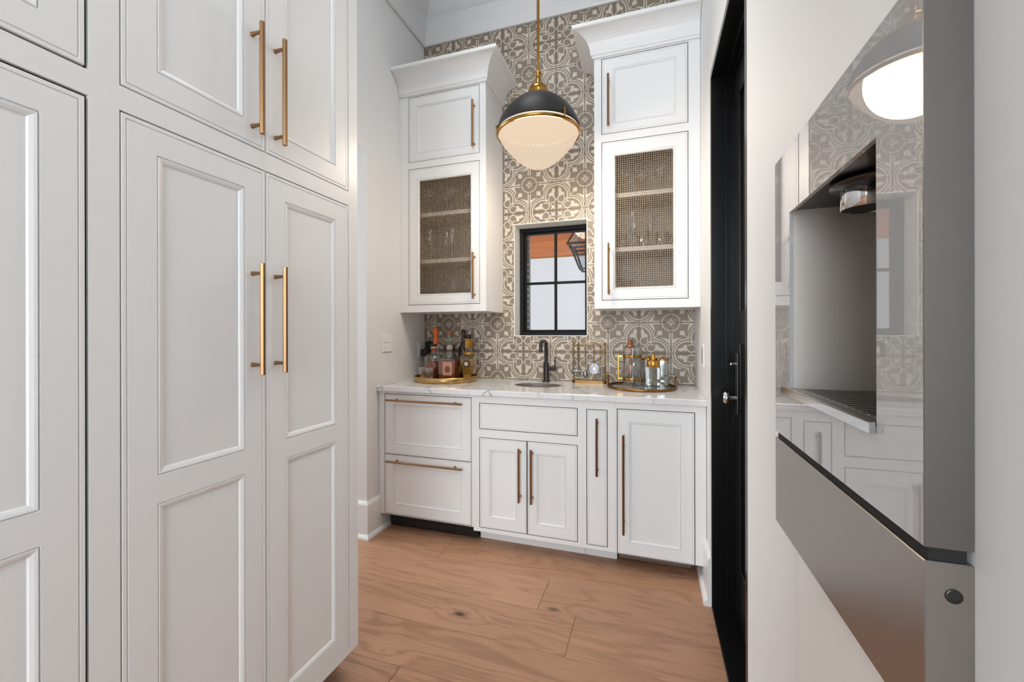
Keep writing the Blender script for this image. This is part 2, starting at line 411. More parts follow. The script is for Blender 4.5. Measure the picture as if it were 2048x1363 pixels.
# ------------------------------------------------------------------ setting: floor
fl = MB().box(-3.6, XR + 0.12, -4.0, YB + 0.14, -0.08, -0.018).build('floor', M_dark); tag(fl, kind='structure')
rows = int((YB + 4.0) / 0.238) + 2
joints = {0: [-0.49], 1: [-0.317], 2: [-2.05, 0.2], 3: [-0.894], -1: [-1.13], -2: [-0.75], 4: [-1.9], 5: [-0.6]}
for k in range(-4, rows):
    y1 = 2.084 - 0.238 * k; y0 = y1 - 0.238
    if y1 < -4 or y0 > YB: continue
    y0 = max(y0, -4.0); y1 = min(y1, YB)
    js = joints.get(k, [random.uniform(-2.6, -0.2)]); xs = [-3.6] + sorted(js) + [XR + 0.0]
    q = [xs[0]]
    for a in xs[1:]:
        while a - q[-1] > 2.3: q.append(q[-1] + 1.9 if a - q[-1] - 1.9 > 0.4 else (q[-1] + a) / 2)
        q.append(a)
    for a, b in zip(q[:-1], q[1:]):
        if b - a < 0.02: continue
        sbox('plank', M_oak, fl, a + 0.0006, b - 0.0006, y0 + 0.0006, y1 - 0.0006, -0.018, 0.0, bev=0.0012)
# ------------------------------------------------------------------ ceiling, crown
tag(MB().box(-3.6, XR + 0.3, -4.0, YB + 0.14, ZC, ZC + 0.08).build('ceiling', M_ceil), kind='structure')
def crown_prof(h0, h1, pr):
    pts = [(0, h0), (0.012, h0), (0.014, h0 + 0.012)]
    for i in range(9):
        t = i / 8 * PI / 2
        pts.append((0.014 + (pr - 0.03) * (1 - math.cos(t)), h0 + 0.02 + (h1 - h0 - 0.06) * math.sin(t)))
    pts += [(pr - 0.004, h1 - 0.03), (pr, h1 - 0.026), (pr, h1), (0, h1)]
    return pts
pc = [(0, ZT), (0.016, ZT), (0.022, ZT + 0.01), (0.03, 3.52), (0.045, 3.545), (0.05, 3.555), (0.05, 3.60), (0.075, 3.62), (0.105, 3.66), (0.115, 3.70), (0.115, ZC), (0, ZC)]
def moulding(name, prof, path, outs, m_, parent=None, kind='structure'):
    """sweep prof (projection, z) along path of xy points; outs = outward unit vector at each path point (mitred)"""
    n = len(prof); vs = []
    for p, o_ in zip(path, outs):
        for (d, z) in prof: vs.append((p[0] + o_[0] * d, p[1] + o_[1] * d, z))
    fs = [(i * n + k, i * n + (k + 1) % n, (i + 1) * n + (k + 1) % n, (i + 1) * n + k) for i in range(len(path) - 1) for k in range(n)]
    fs += [tuple(range(n)), tuple(range((len(path) - 1) * n, len(path) * n))]
    o = MB().add(vs, fs).build(name, m_, parent)
    if kind and not parent: tag(o, kind=kind)
    return o
moulding('trim_1', pc, [(XL, -0.6), (XL, YB - 0.001), (XR, YB - 0.001), (XR, -4.0)], [(1, 0), (1, -1), (-1, -1), (-1, 0)], M_crown)
# ------------------------------------------------------------------ walls
wb = MB()
wx0, wx1, wz0, wz1 = -0.924, -0.405, 1.226, 2.018
wb.box(XL - 0.1, wx0, YB + 0.008, YB + 0.24, 0, ZC); wb.box(wx1, XR + 0.1, YB + 0.008, YB + 0.24, 0, ZC)
wb.box(wx0, wx1, YB + 0.008, YB + 0.24, 0, wz0); wb.box(wx0, wx1, YB + 0.008, YB + 0.24, wz1, ZC)
wall_back = tag(wb.build('wall_back', M_grout), kind='structure')
wl = MB().box(XL - 0.14, XL, 2.165, YB + 0.008, 0, ZC).box(XL - 0.14, XL, 1.31, 2.165, 2.375, ZC).box(XL - 0.14, XL, -0.6, 1.31, 0, ZC)
wall_left = tag(wl.build('wall_left', M_wall), kind='structure')
my0, my1, mz0, mz1 = 0.4637, 0.928, 0.890, 1.571           # machine
wr = MB()
cy0, cy1, cz0, cz1 = my0 + 0.012, my1 - 0.012, mz0 + 0.02, mz1 - 0.02
wr.box(XR, XR + 0.14, 2.105, YB + 0.008, 0, ZC).box(XR, XR + 0.14, 1.37, 2.105, 2.408, ZC)
wr.box(XR, XR + 0.14, cy1, 1.37, 0, ZC).box(XR, XR + 0.14, -4, cy0, 0, ZC)
wr.box(XR, XR + 0.14, cy0, cy1, 0, cz0).box(XR, XR + 0.14, cy0, cy1, cz1, ZC)
wall_right = tag(wr.build('wall_right', M_wall), kind='structure')
tag(MB().box(-3.6, XR + 0.14, -4.12, -4.0, 0, ZC).build('wall_rear', M_wall), kind='structure')
tag(MB().box(-3.72, -3.6, -4.0, YB + 0.14, 0, ZC).box(-3.6, XL - 0.14, YB + 0.02, YB + 0.14, 0, ZC).build('wall_pantry', M_wall), kind='structure')
# baseboards
bp = [(0, 0), (0.03, 0), (0.03, 0.012), (0.019, 0.03), (0.017, 0.03), (0.017, 0.15), (0.0165, 0.17), (0.012, 0.178), (0.004, 0.185), (0, 0.24), (0, 0.24)]
bp = [(0, 0), (0.034, 0), (0.034, 0.012), (0.026, 0.024), (0.018, 0.028), (0.017, 0.205), (0.013, 0.214), (0.006, 0.224), (0, 0.224)]
moulding('baseboard_left', bp, [(XL - 0.14, 2.165), (XL, 2.165), (XL, 2.42)], [(0, -1), (1, -1), (1, 0)], M_cab)
moulding('baseboard_right', bp, [(XR, 2.105), (XR, 2.42)], [(-1, 0), (-1, 0)], M_cab)
# stile line of the cabinet panel under the machine
moulding('trim_2', [(0, 0.12), (0.012, 0.12), (0.012, 0.86), (0, 0.86)], [(XR, 0.20), (XR, 0.873)], [(-1, 0), (-1, 0)], M_cab)
# ------------------------------------------------------------------ patterned tiles on the back wall
H = 0.1955
allowed = [(XL, XR, CT, 1.40), (-1.012, -0.312, 1.40, 2.86), (XL, XR, 2.86, ZT)]
def clip(r, h):      # rectangle minus hole
    x0, x1, z0, z1 = r; a0, a1, b0, b1 = h
    if a1 <= x0 or a0 >= x1 or b1 <= z0 or b0 >= z1: return [r]
    o = []
    if x0 < a0: o.append((x0, a0, z0, z1))
    if x1 > a1: o.append((a1, x1, z0, z1))
    xa, xb = max(x0, a0), min(x1, a1)
    if z0 < b0: o.append((xa, xb, z0, b0))
    if z1 > b1: o.append((xa, xb, b1, z1))
    return o
def tile(x0, x1, z0, z1, qx, qz):
    """cell rectangle, quatrefoil corner qx,qz (uv origin)"""
    gr = 0.0007
    pieces = []
    for (a, b, c, d) in allowed:
        r = (max(x0, a), min(x1, b), max(z0, c), min(z1, d))
        if r[1] - r[0] < 0.003 or r[3] - r[2] < 0.003: continue
        pieces += clip(r, (wx0, wx1, wz0, wz1))
    pieces = [p_ for p_ in pieces if p_[1] - p_[0] > 0.004 and p_[3] - p_[2] > 0.004]
    if not pieces: return
    mb = MB(); yf = YB - 0.0 + random.uniform(-0.0003, 0.0003)
    for (a, b, c, d) in pieces:
        ga = gr if abs(a - x0) < 1e-5 else 0; gb = gr if abs(b - x1) < 1e-5 else 0
        gc = gr if abs(c - z0) < 1e-5 else 0; gd = gr if abs(d - z1) < 1e-5 else 0
        a += ga; b -= gb; c += gc; d -= gd
        e = 0.0008
        fr = [(a + (e if ga else 0), c + (e if gc else 0)), (b - (e if gb else 0), c + (e if gc else 0)), (b - (e if gb else 0), d - (e if gd else 0)), (a + (e if ga else 0), d - (e if gd else 0))]
        bk = [(a, c), (b, c), (b, d), (a, d)]
        vs = [(x, yf, z) for x, z in fr] + [(x, yf + 0.0008, z) for x, z in bk] + [(x, YB + 0.008, z) for x, z in bk]
        U = lambda i: (abs(vs[i][0] - qx) / H, abs(vs[i][2] - qz) / H)
        fs = [(0, 1, 2, 3)] + [(i, (i + 1) % 4, 4 + (i + 1) % 4, 4 + i) for i in range(4)] + [(4 + i, 4 + (i + 1) % 4, 8 + (i + 1) % 4, 8 + i) for i in range(4)]
        mb.add(vs, fs, False, [[U(i) for i in f] for f in fs])
    mb.build('tile', M_tile, wall_back, uv=True)
zq = 1.312
for r in range(-3, 12):
    z0 = zq + r * H; z1 = z0 + H
    if z1 <= CT or z0 >= ZT: continue
    upper = z0 > 1.88
    # cross circles of the lower run at z 1.312 + 2kH, of the upper run at z 2.290 + 2kH (half a period higher)
    ref = 2.2895 if upper else 1.312
    xc = -0.811 if upper else -0.269
    base = round((z0 - ref) / H)
    cross_low = (base % 2 == 0)          # cross row is the lower edge
    qz = z1 if cross_low else z0
    for c in range(-8, 8):
        x0 = xc + c * H; x1 = x0 + H
        if x1 <= XL or x0 >= XR: continue
        qx = x1 if c % 2 == 0 else x0
        if not upper and z0 > 1.49:
            # cut strips beside the window were laid without matching the pattern
            if x1 > -1.012 and x0 < -0.924: continue
        tile(x0, x1, z0, z1, qx, qz)
    if not upper and z0 > 1.49:
        tile(-1.012, -0.924, z0, z1, -0.924, z1)
# ------------------------------------------------------------------ window
win = struct('window_1', 'black four-pane window in a pale stone reveal above the sink')
st = MB()
yr = YB + 0.128
st.box(wx0, wx0 + 0.004, YB - 0.002, yr, wz0, wz1, 0).box(wx1 - 0.004, wx1, YB - 0.002, yr, wz0, wz1)
st.box(wx0, wx1, YB - 0.002, yr, wz1 - 0.004, wz1).box(wx0, wx1, YB - 0.004, yr, wz0, wz0 + 0.004)
st.build('stone_reveal', M_stone, win)
f1 = MB(); y0, y1 = yr, yr + 0.07
xa, xb, za, zb = wx0 + 0.004, wx1 - 0.004, wz0 + 0.004, wz1 - 0.004
f1.box(xa, xa + 0.03, y0, y1, za, zb, 0.002).box(xb - 0.022, xb, y0, y1, za, zb, 0.002).box(xa + 0.028, xb - 0.02, y0, y1, za, za + 0.026, 0.002).box(xa + 0.028, xb - 0.02, y0, y1, zb - 0.03, zb, 0.002)
f1.build('window_frame', M_winframe, win)
f2 = MB(); y2 = y0 + 0.02
ix0, ix1, iz0, iz1 = xa + 0.03, xb - 0.022, za + 0.026, zb - 0.03
f2.box(ix0, ix0 + 0.016, y2, y2 + 0.035, iz0, iz1, 0.002).box(ix1 - 0.012, ix1, y2, y2 + 0.035, iz0, iz1, 0.002)
f2.box(ix0 + 0.015, ix1 - 0.011, y2, y2 + 0.035, iz0, iz0 + 0.014, 0.002).box(ix0 + 0.015, ix1 - 0.011, y2, y2 + 0.035, iz1 - 0.014, iz1, 0.002)
f2.build('sash', M_winframe, win)
xm, zm = -0.657, 1.612
MB().box(xm - 0.009, xm + 0.009, y2 + 0.004, y2 + 0.03, iz0 + 0.013, iz1 - 0.013, 0.003).build('muntin', M_winframe, win)
for a, b in ((ix0 + 0.015, xm - 0.009), (xm + 0.009, ix1 - 0.011)):
    MB().box(a, b, y2 + 0.004, y2 + 0.03, zm - 0.009, zm + 0.009, 0.003).build('muntin', M_winframe, win)
    for c, d in ((iz0 + 0.013, zm - 0.009), (zm + 0.009, iz1 - 0.013)):
        MB().box(a, b, y2 + 0.014, y2 + 0.018, c, d).build('pane', M_pane, win)
# ------------------------------------------------------------------ outdoors: ground, neighbouring wall, porch ceiling
tag(MB().box(-14, 10, 3.12, 30, -0.12, -0.04).build('ground', M_ground), kind='structure')
pc_root = thing('porch_ceiling', 'orange cedar board porch ceiling seen through the window', 'ceiling', (-1.2, 5.0, 2.62))
b_ = 0
yy = 3.15
while yy < 7.4:
    w = 0.43
    sbox('board', M_cedar, pc_root, -5.5, 2.5, yy + 0.002, yy + w - 0.002, 2.62, 2.65, bev=0.006); yy += w
sbox('fascia', mat('fascia_paint', srgb(222, 196, 150), 0.6), pc_root, -5.5, 2.5, yy + 0.01, yy + 0.05, 2.600, 2.75, bev=0.004)
sbox('roof_deck', M_sidesh, pc_root, -5.5, 2.5, 3.12, yy + 0.06, 2.70, 2.76)
sh = thing('louvered_shutter', 'narrow pale blue-grey louvered shutter outside the window, behind its left edge', 'shutter', (-1.165, 4.01, 0.3))
MB().box(-1.215, -1.200, 3.99, 4.03, 0.3, 2.58, 0.003).box(-1.142, -1.130, 3.99, 4.03, 0.3, 2.58, 0.003).box(-1.205, -1.135, 3.99, 4.03, 0.3, 0.36).box(-1.205, -1.135, 3.99, 4.03, 2.52, 2.58).build('shutter_frame', M_sidesh, sh)
z = 0.38
while z < 2.5:
    MB().prism([(3.992, z), (3.998, z), (4.028, z + 0.05), (4.022, z + 0.05)], 0, -1.202, -1.138).build('slat', M_sidesh, sh); z += 0.062
# lantern
lx, ly = -0.46, 3.5
lan = thing('hanging_lantern', 'black-framed glass gas lantern with a small flame hanging outside the window', 'lantern', (lx, ly, 1.76))
M_lan = mat('aged_iron', srgb(70, 74, 74), 0.5, 0.3)
fr = MB(); zt_, zb_ = 1.955, 1.765; ht, hb = 0.155, 0.085
for sx in (-1, 1):
    for sy in (-1, 1):
        fr.tube([(lx + sx * hb, ly + sy * hb, zb_), (lx + sx * ht, ly + sy * ht, zt_)], 0.008, 4, rot=PI / 4, smooth=False)
        fr.tube([(lx + sx * (ht + 0.012), ly + sy * (ht + 0.012), zt_ + 0.012), (lx + sx * 0.055, ly + sy * 0.055, 2.20)], 0.007, 4, rot=PI / 4, smooth=False)
for (h_, z_, t_) in ((hb, zb_, 0.009), (ht, zt_ - 0.028, 0.007), (ht + 0.014, zt_ + 0.004, 0.011), (0.055, 2.2, 0.01)):
    for a, b in (((-1, -1), (1, -1)), ((1, -1), (1, 1)), ((1, 1), (-1, 1)), ((-1, 1), (-1, -1))):
        fr.tube([(lx + a[0] * h_, ly + a[1] * h_, z_), (lx + b[0] * h_, ly + b[1] * h_, z_)], t_, 4, rot=PI / 4, smooth=False)
fr.build('lantern_frame', M_lan, lan)
gp = MB()
for a, b in (((-1, -1), (1, -1)), ((1, -1), (1, 1)), ((1, 1), (-1, 1)), ((-1, 1), (-1, -1))):
    gp.add([(lx + a[0] * hb, ly + a[1] * hb, zb_), (lx + b[0] * hb, ly + b[1] * hb, zb_), (lx + b[0] * ht, ly + b[1] * ht, zt_), (lx + a[0] * ht, ly + a[1] * ht, zt_)], [(0, 1, 2, 3)])
    gp.add([(lx + a[0] * ht, ly + a[1] * ht, zt_), (lx + b[0] * ht, ly + b[1] * ht, zt_), (lx + b[0] * .055, ly + b[1] * .055, 2.2), (lx + a[0] * .055, ly + a[1] * .055, 2.2)], [(0, 1, 2, 3)])
gp.build('lantern_glass', thin_glass('lantern_glass', (0.80, 0.84, 0.86, 1), 0.04, 0.3), lan)
MB().tube([(lx, ly, zb_), (lx, ly, 1.86)], 0.005, 8).lathe([(0.0, zb_ + 0.012), (0.03, zb_ + 0.012), (0.03, zb_ + 0.02), (0.0, zb_ + 0.02)], (lx, ly), 12).build('burner', M_lan, lan)
MB().lathe([(0.001, 1.862), (0.010, 1.875), (0.009, 1.895), (0.004, 1.918), (0.0005, 1.93)], (lx, ly), 10).build('flame', mat('flame', (1, .7, .4, 1), 0.5, emit=(1.0, 0.62, 0.3, 1), estr=3.0), lan)
MB().tube([(lx, ly, 2.2), (lx, ly, 2.62)], 0.008, 8).lathe([(0.0, 2.21), (0.05, 2.21), (0.03, 2.25), (0.0, 2.26)], (lx, ly), 12).build('hanging_rod', M_lan, lan)

# ------------------------------------------------------------------ black door in the right wall
door = struct('door_1', 'black panelled door standing deep in a black jamb on the right')
jm = MB()
for (xa_, xb_, dj) in ((XR - 0.001, 0.322, 0.0), (0.322, 0.345, 0.014), (0.345, XR + 0.141, 0.028)):
    jm.box(xa_, xb_, 2.095 - dj, 2.125, 0, 2.408 - dj + 0.001).box(xa_, xb_, 1.355, 1.38 + dj, 0, 2.408 - dj + 0.001).box(xa_, xb_, 1.37, 2.105, 2.40 - dj, 2.43)
jm.build('jamb', M_black, door)
sbox('threshold', M_black, door, XR - 0.001, XR + 0.14, 1.36, 2.11, -0.018, 0.006, bev=0.003)
dx = 0.352
lf = MB().box(dx, dx + 0.04, 1.38, 1.50, 0.012, 2.368, 0.002).box(dx, dx + 0.04, 1.96, 2.066, 0.012, 2.368, 0.002)
lf.box(dx, dx + 0.04, 1.49, 1.97, 0.012, 0.26, 0.002).box(dx, dx + 0.04, 1.49, 1.97, 1.20, 1.34, 0.002).box(dx, dx + 0.04, 1.49, 1.97, 2.24, 2.368, 0.002)
lf.box(dx + 0.012, dx + 0.03, 1.49, 1.97, 0.25, 1.21).box(dx + 0.012, dx + 0.03, 1.49, 1.97, 1.33, 2.25)
leaf = lf.build('door_leaf', M_black, door)
ky, kz = 2.0, 0.97
MB().box(dx - 0.008, dx, ky - 0.028, ky + 0.028, 0.90, 1.16, 0.003).build('lock_plate', M_blackmatte, leaf)
kn = MB().tube([(dx - 0.006, ky, kz), (dx - 0.04, ky, kz)], 0.009, 12).tube([(dx - 0.034, ky, kz), (dx - 0.038, ky, kz), (dx - 0.05, ky, kz), (dx - 0.058, ky, kz)], [0.012, 0.026, 0.028, 0.018], 20)
tag(kn.build('door_knob', M_chrome, leaf), 'round chrome knob')
MB().tube([(dx - 0.006, ky, 1.115), (dx - 0.026, ky, 1.115)], 0.006, 10).box(dx - 0.03, dx - 0.024, ky - 0.012, ky + 0.012, 1.110, 1.120, 0.001).build('thumb_turn', M_chrome, leaf)

# ------------------------------------------------------------------ joinery helpers
def F_back(Y0):      # facing -Y: u=x, v=z, w = depth into the wall
    return lambda u, v, w: (u, Y0 + w, v)
def F_left(X0):      # facing +X: u=y
    return lambda u, v, w: (X0 - w, u, v)
def F_right(X0):     # facing -X
    return lambda u, v, w: (X0 + w, u, v)
def fbox(mb, F, u0, u1, v0, v1, w0, w1, bev=0.0):
    a = F(u0, v0, w0); b = F(u1, v1, w1)
    return mb.box(a[0], b[0], a[1], b[1], a[2], b[2], bev=bev)
def rings(mb, F, r, prof, close=None):
    """nested rectangular rings: prof = [(inset, depth)...]; close fills the last ring"""
    u0, u1, v0, v1 = r; vs = []
    for (i, w) in prof:
        vs += [F(u0 + i, v0 + i, w), F(u1 - i, v0 + i, w), F(u1 - i, v1 - i, w), F(u0 + i, v1 - i, w)]
    fs = [(4 * a + k, 4 * a + (k + 1) % 4, 4 * a + 4 + (k + 1) % 4, 4 * a + 4 + k) for a in range(len(prof) - 1) for k in range(4)]
    if close: n = 4 * (len(prof) - 1); fs.append((n, n + 1, n + 2, n + 3))
    mb.add(vs, fs)
def flat(mb, F, r, holes, w):
    """flat face at depth w over rectangle r with rectangular holes"""
    rs = [r]
    for h in holes:
        nn = []
        for q in rs: nn += clip(q, h)
        rs = nn
    for (a, b, c, d) in rs: mb.add([F(a, c, w), F(b, c, w), F(b, d, w), F(a, d, w)], [(0, 1, 2, 3)])
def door_part(parent, F, r, panels, name='door', bead=0.011, T_=0.02, glazed=False, proud=0.0, pb=0.014, handle=None):
    """framed leaf: outer bead, flat stiles and rails, beaded openings; panel(s) are sub-parts"""
    mb = MB(); p0 = -proud
    rings(mb, F, r, [(0, T_), (0, p0 + 0.001), (0.001, p0), (bead - 0.003, p0), (bead - 0.0015, p0 + 0.0028), (bead, p0)])
    inner = (r[0] + bead, r[1] - bead, r[2] + bead, r[3] - bead)
    flat(mb, F, inner, panels, p0)
    rings(mb, F, r, [(0, T_)], close=True) if not glazed else None
    for q in panels:
        rings(mb, F, q, [(0, p0), (0.0012, p0 + 0.0035), (0.0035, p0 - 0.0002), (0.008, p0 + 0.0008), (pb - 0.0025, p0 + 0.0035), (pb, p0 + 0.0068), (pb, T_)])
    if glazed: flat(mb, F, r, [(q[0] + pb, q[1] - pb, q[2] + pb, q[3] - pb) for q in panels], T_)
    d = mb.build(name, M_cab, parent)
    if not glazed:
        for q in panels:
            pn = MB(); qq = (q[0] + pb - 0.001, q[1] - pb + 0.001, q[2] + pb - 0.001, q[3] - pb + 0.001)
            rings(pn, F, qq, [(0, p0 + 0.0125), (0, p0 + 0.0064)], close=True); pn.build('panel', M_cab, d)
    if handle: pull(d, F, *handle, p0)
    return d
def pull(parent, F, u0, v0, u1, v1, p0=0.0, proj=0.036, t=0.0062, m_=None):
    """bar pull: faceted bar on two round posts"""
    mb = MB(); A = Vector(F(u0, v0, p0 - proj)); B = Vector(F(u1, v1, p0 - proj))
    d = (B - A).normalized(); ln = (B - A).length
    mb.tube([A, A + d * 0.001, B - d * 0.001, B], [t * 0.9, t * 1.1, t * 1.1, t * 0.9], 6, smooth=False, rot=0.0)
    off = min(0.027, ln * 0.1) if ln < 0.45 else 0.06
    for s_ in (off, ln - off):
        q = A + d * s_; n_ = Vector(F(0, 0, 0)) - Vector(F(0, 0, -1))
        w_ = q + n_ * (-0.0) ; wall = q + (Vector(F(0, 0, 1)) - Vector(F(0, 0, 0))) * proj
        mb.tube([q, q + (wall - q) * 0.45, wall - (wall - q) * 0.05, wall], [t * 0.75, t * 0.75, t * 0.95, t * 1.05], 12)
    o = mb.build('handle', m_ or M_brass, parent); o['label'] = 'satin brass bar handle'
    return o

# ------------------------------------------------------------------ tall cabinets on the left
FT = F_left(XT)
GAP = 0.0025
def tall(name, label, ya, yb, doors, z_top=3.15, GAP=0.003):
    t = thing(name, label, 'cabinet', ((XT + XL) / 2, (ya + yb) / 2, 0))
    body = MB(); openings = [d_[0] for d_ in doors]
    fr_ = [(o[0] - GAP, o[1] + GAP, o[2] - GAP, o[3] + GAP) for o in openings]
    flat(body, FT, (ya, yb, 0.10, z_top), fr_, 0.0)
    for o in fr_: rings(body, FT, o, [(0, 0), (0, 0.022)])
    for o in fr_: rings(body, FT, o, [(0, 0.022)], close=True)
    # sides, top, bottom, back
    body.box(XL + 0.002, XT - 0.0005, yb - 0.018, yb - 0.0002, 0.10, z_top).box(XL + 0.002, XT - 0.0005, ya + 0.0002, ya + 0.018, 0.10, z_top)
    body.box(XL + 0.002, XT - 0.0005, ya + 0.002, yb - 0.002, 0.10, 0.118).box(XL + 0.002, XT - 0.0005, ya + 0.002, yb - 0.002, z_top - 0.018, z_top)
    body.build('cabinet_body', M_cab, t)
    sbox('toe_kick', M_cab, t, XL + 0.002, XT - 0.09, ya, yb - 0.002, 0.0, 0.10)
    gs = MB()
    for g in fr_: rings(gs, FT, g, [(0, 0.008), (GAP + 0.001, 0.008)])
    gs.build('gap_shade_fill', M_dark, t)  # dark strips painted in for the shadow lines around the doors
    for (r, pans, hd) in doors: door_part(t, FT, r, pans, handle=hd, pb=0.016)
    cp = [(0, 3.02), (0.012, 3.02), (0.02, 3.05), (0.05, 3.10), (0.09, 3.14), (0.105, 3.15), (0.105, 3.17), (0, 3.17)]
    moulding('crown_moulding', cp, [(XT, ya), (XT, yb)], [(1, 0), (1, 0)], M_cab, t, None)
    return t
A0, A1, B0, B1 = 0.571, 0.9105, 0.9145, 1.253
t1 = tall('tall_cabinet', 'tall white four-door pantry cabinet with brass bar pulls, nearest the back wall', 0.543, 1.303, [
    ((A0, A1, 0.112, 1.704), [(0.637, 0.849, 0.19, 0.875), (0.637, 0.849, 0.937, 1.641)], (0.8705, 1.137, 0.8705, 1.439)),
    ((B0, B1, 0.112, 1.704), [(0.979, 1.191, 0.19, 0.878), (0.979, 1.191, 0.935, 1.640)], (0.9447, 1.137, 0.9447, 1.439)),
    ((A0, A1, 1.760, 2.96), [(0.637, 0.847, 1.823, 2.895)], (0.8705, 1.786, 0.8705, 2.090)),
    ((B0, B1, 1.760, 2.96), [(0.979, 1.192, 1.825, 2.895)], (0.9447, 1.786, 0.9447, 2.090))])
t2 = tall('tall_cabinet', 'tall white panelled cabinet without visible handles, beside the four-door one', -0.60, 0.543, [
    ((-0.14, 0.5125, 0.112, 1.704), [(-0.075, 0.450, 0.19, 0.873), (-0.075, 0.450, 0.935, 1.645)], None),
    ((-0.14, 0.5125, 1.764, 2.96), [(-0.075, 0.449, 1.824, 2.895)], None),
    ((-0.57, -0.145, 0.112, 1.704), [(-0.505, -0.21, 0.19, 0.873), (-0.505, -0.21, 0.935, 1.645)], None),
    ((-0.57, -0.145, 1.764, 2.96), [(-0.505, -0.21, 1.824, 2.895)], None)], GAP=0.0055)

# ------------------------------------------------------------------ upper cabinets
FU = F_back(YU)
M_mesh = mat('bronze_wire', srgb(150, 134, 114), 0.45, 0.3)
def upper(label, xa_, xb_, d0, d1, hx, gl, side):
    t = thing('upper_cabinet', label, 'cabinet', ((xa_ + xb_) / 2, 2.70, 1.39), 'pair of upper cabinets either side of the window')
    top = 2.885; b = MB()
    r1 = (d0, d1, 2.418, 2.857); r2_ = (d0, d1, 1.441, 2.365)
    GB = 0.0036; g1, g2 = [(r[0] - GB, r[1] + GB, r[2] - GB, r[3] + GB) for r in (r1, r2_)]
    flat(b, FU, (xa_, xb_, 1.39, top), [g1, g2], 0.0)
    rings(b, FU, g1, [(0, 0), (0, 0.022)]); rings(b, FU, g1, [(0, 0.022)], close=True); rings(b, FU, g2, [(0, 0), (0, 0.022)])
    b.box(xa_, xa_ + 0.018, YU + 0.0005, YB - 0.001, 1.39, top).box(xb_ - 0.018, xb_, YU + 0.0005, YB - 0.001, 1.39, top)
    b.box(xa_ + 0.001, xb_ - 0.001, YU + 0.0005, YB - 0.001, 1.3902, 1.408).box(xa_ + 0.001, xb_ - 0.001, YU + 0.0005, YB - 0.001, top - 0.02, top)
    b.build('cabinet_body', M_cab, t)
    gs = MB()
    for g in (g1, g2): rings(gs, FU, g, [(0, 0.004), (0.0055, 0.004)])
    gs.build('gap_shade_fill', M_dark, t)  # black rings stand in for shade in the door gaps
    inn = MB(); i0, i1 = xa_ + 0.0185, xb_ - 0.0185
    inn.box(i0, i0 + 0.012, YU + 0.024, YB - 0.003, 1.409, 2.40).box(i1 - 0.012, i1, YU + 0.024, YB - 0.003, 1.409, 2.40)
    inn.box(i0, i1, YB - 0.014, YB - 0.003, 1.409, 2.40).box(i0, i1, YU + 0.024, YB - 0.003, 2.388, 2.40).box(i0, i1, YU + 0.024, YB - 0.003, 1.409, 1.4186)
    inn.build('cabinet_lining', M_cabin, t)
    for z_ in (1.738, 2.058):
        s_ = MB().box(i0 + 0.012, i1 - 0.012, YU + 0.045, YB - 0.015, z_ - 0.012, z_ + 0.012, 0.001).build('shelf', M_cabin, t)
        MB().box(i0 + 0.012, i1 - 0.012, YU + 0.039, YU + 0.0452, z_ - 0.013, z_ + 0.013, 0.001).build('shelf_edge', M_shelf, s_)
    mg = 0.062
    door_part(t, FU, r1, [(gl[0] - 0.007, gl[1] + 0.007, 2.470, 2.795)], handle=(hx, 2.447, hx, 2.749), pb=0.013)
    d = door_part(t, FU, r2_, [(gl[0] - 0.007, gl[1] + 0.007, 1.500, 2.296)], glazed=True, handle=(hx, 1.469, hx, 1.768), pb=0.012)
    q = (gl[0] - 0.004, gl[1] + 0.004, 1.503, 2.293)
    w_ = MB(); s_ = 0.0122; th = 0.0011; yw = YU + 0.014
    u = q[0] + 0.002
    while u < q[1]: w_.box(u - th, u + th, yw, yw + 2 * th, q[2], q[3]); u += s_
    v = q[2] + 0.002
    while v < q[3]: w_.box(q[0], q[1], yw + 2 * th, yw + 3.6 * th, v - th, v + th); v += s_
    mo = w_.build('wire_mesh', M_mesh, d); mo['kind'] = 'stuff'; mo['label'] = 'square bronze wire mesh'
    # crown
    cp = []
    cp.append((0.0, 2.868)); cp.append((0.010, 2.868)); cp.append((0.012, 2.878)); cp.append((0.018, 2.884))
    for i in range(9):
        a = i / 8 * PI / 2
        cp.append((0.02 + 0.088 * (1 - math.cos(a)), 2.888 + 0.108 * math.sin(a)))
    cp += [(0.113, 3.0), (0.113, 3.018), (0.0, 3.018)]
    if side == 'L':
        path = [(xa_ + 0.001, YU), (xb_, YU), (xb_, YB - 0.001)]; outs = [(0, -1), (1, -1), (1, 0)]
    else:
        path = [(xa_, YB - 0.001), (xa_, YU), (xb_ - 0.001, YU)]; outs = [(-1, 0), (-1, -1), (0, -1)]
    moulding('crown_moulding', cp, path, outs, M_cab, t, None)
    return t
upper('white upper cabinet with a wire mesh door, left of the window', XL + 0.001, -1.007, -1.575, -1.054, -1.086, (-1.504, -1.112), 'L')
upper('white upper cabinet with a wire mesh door, right of the window beside the black door', -0.316, XR - 0.001, -0.270, 0.197, -0.232, (-0.200, 0.127), 'R')

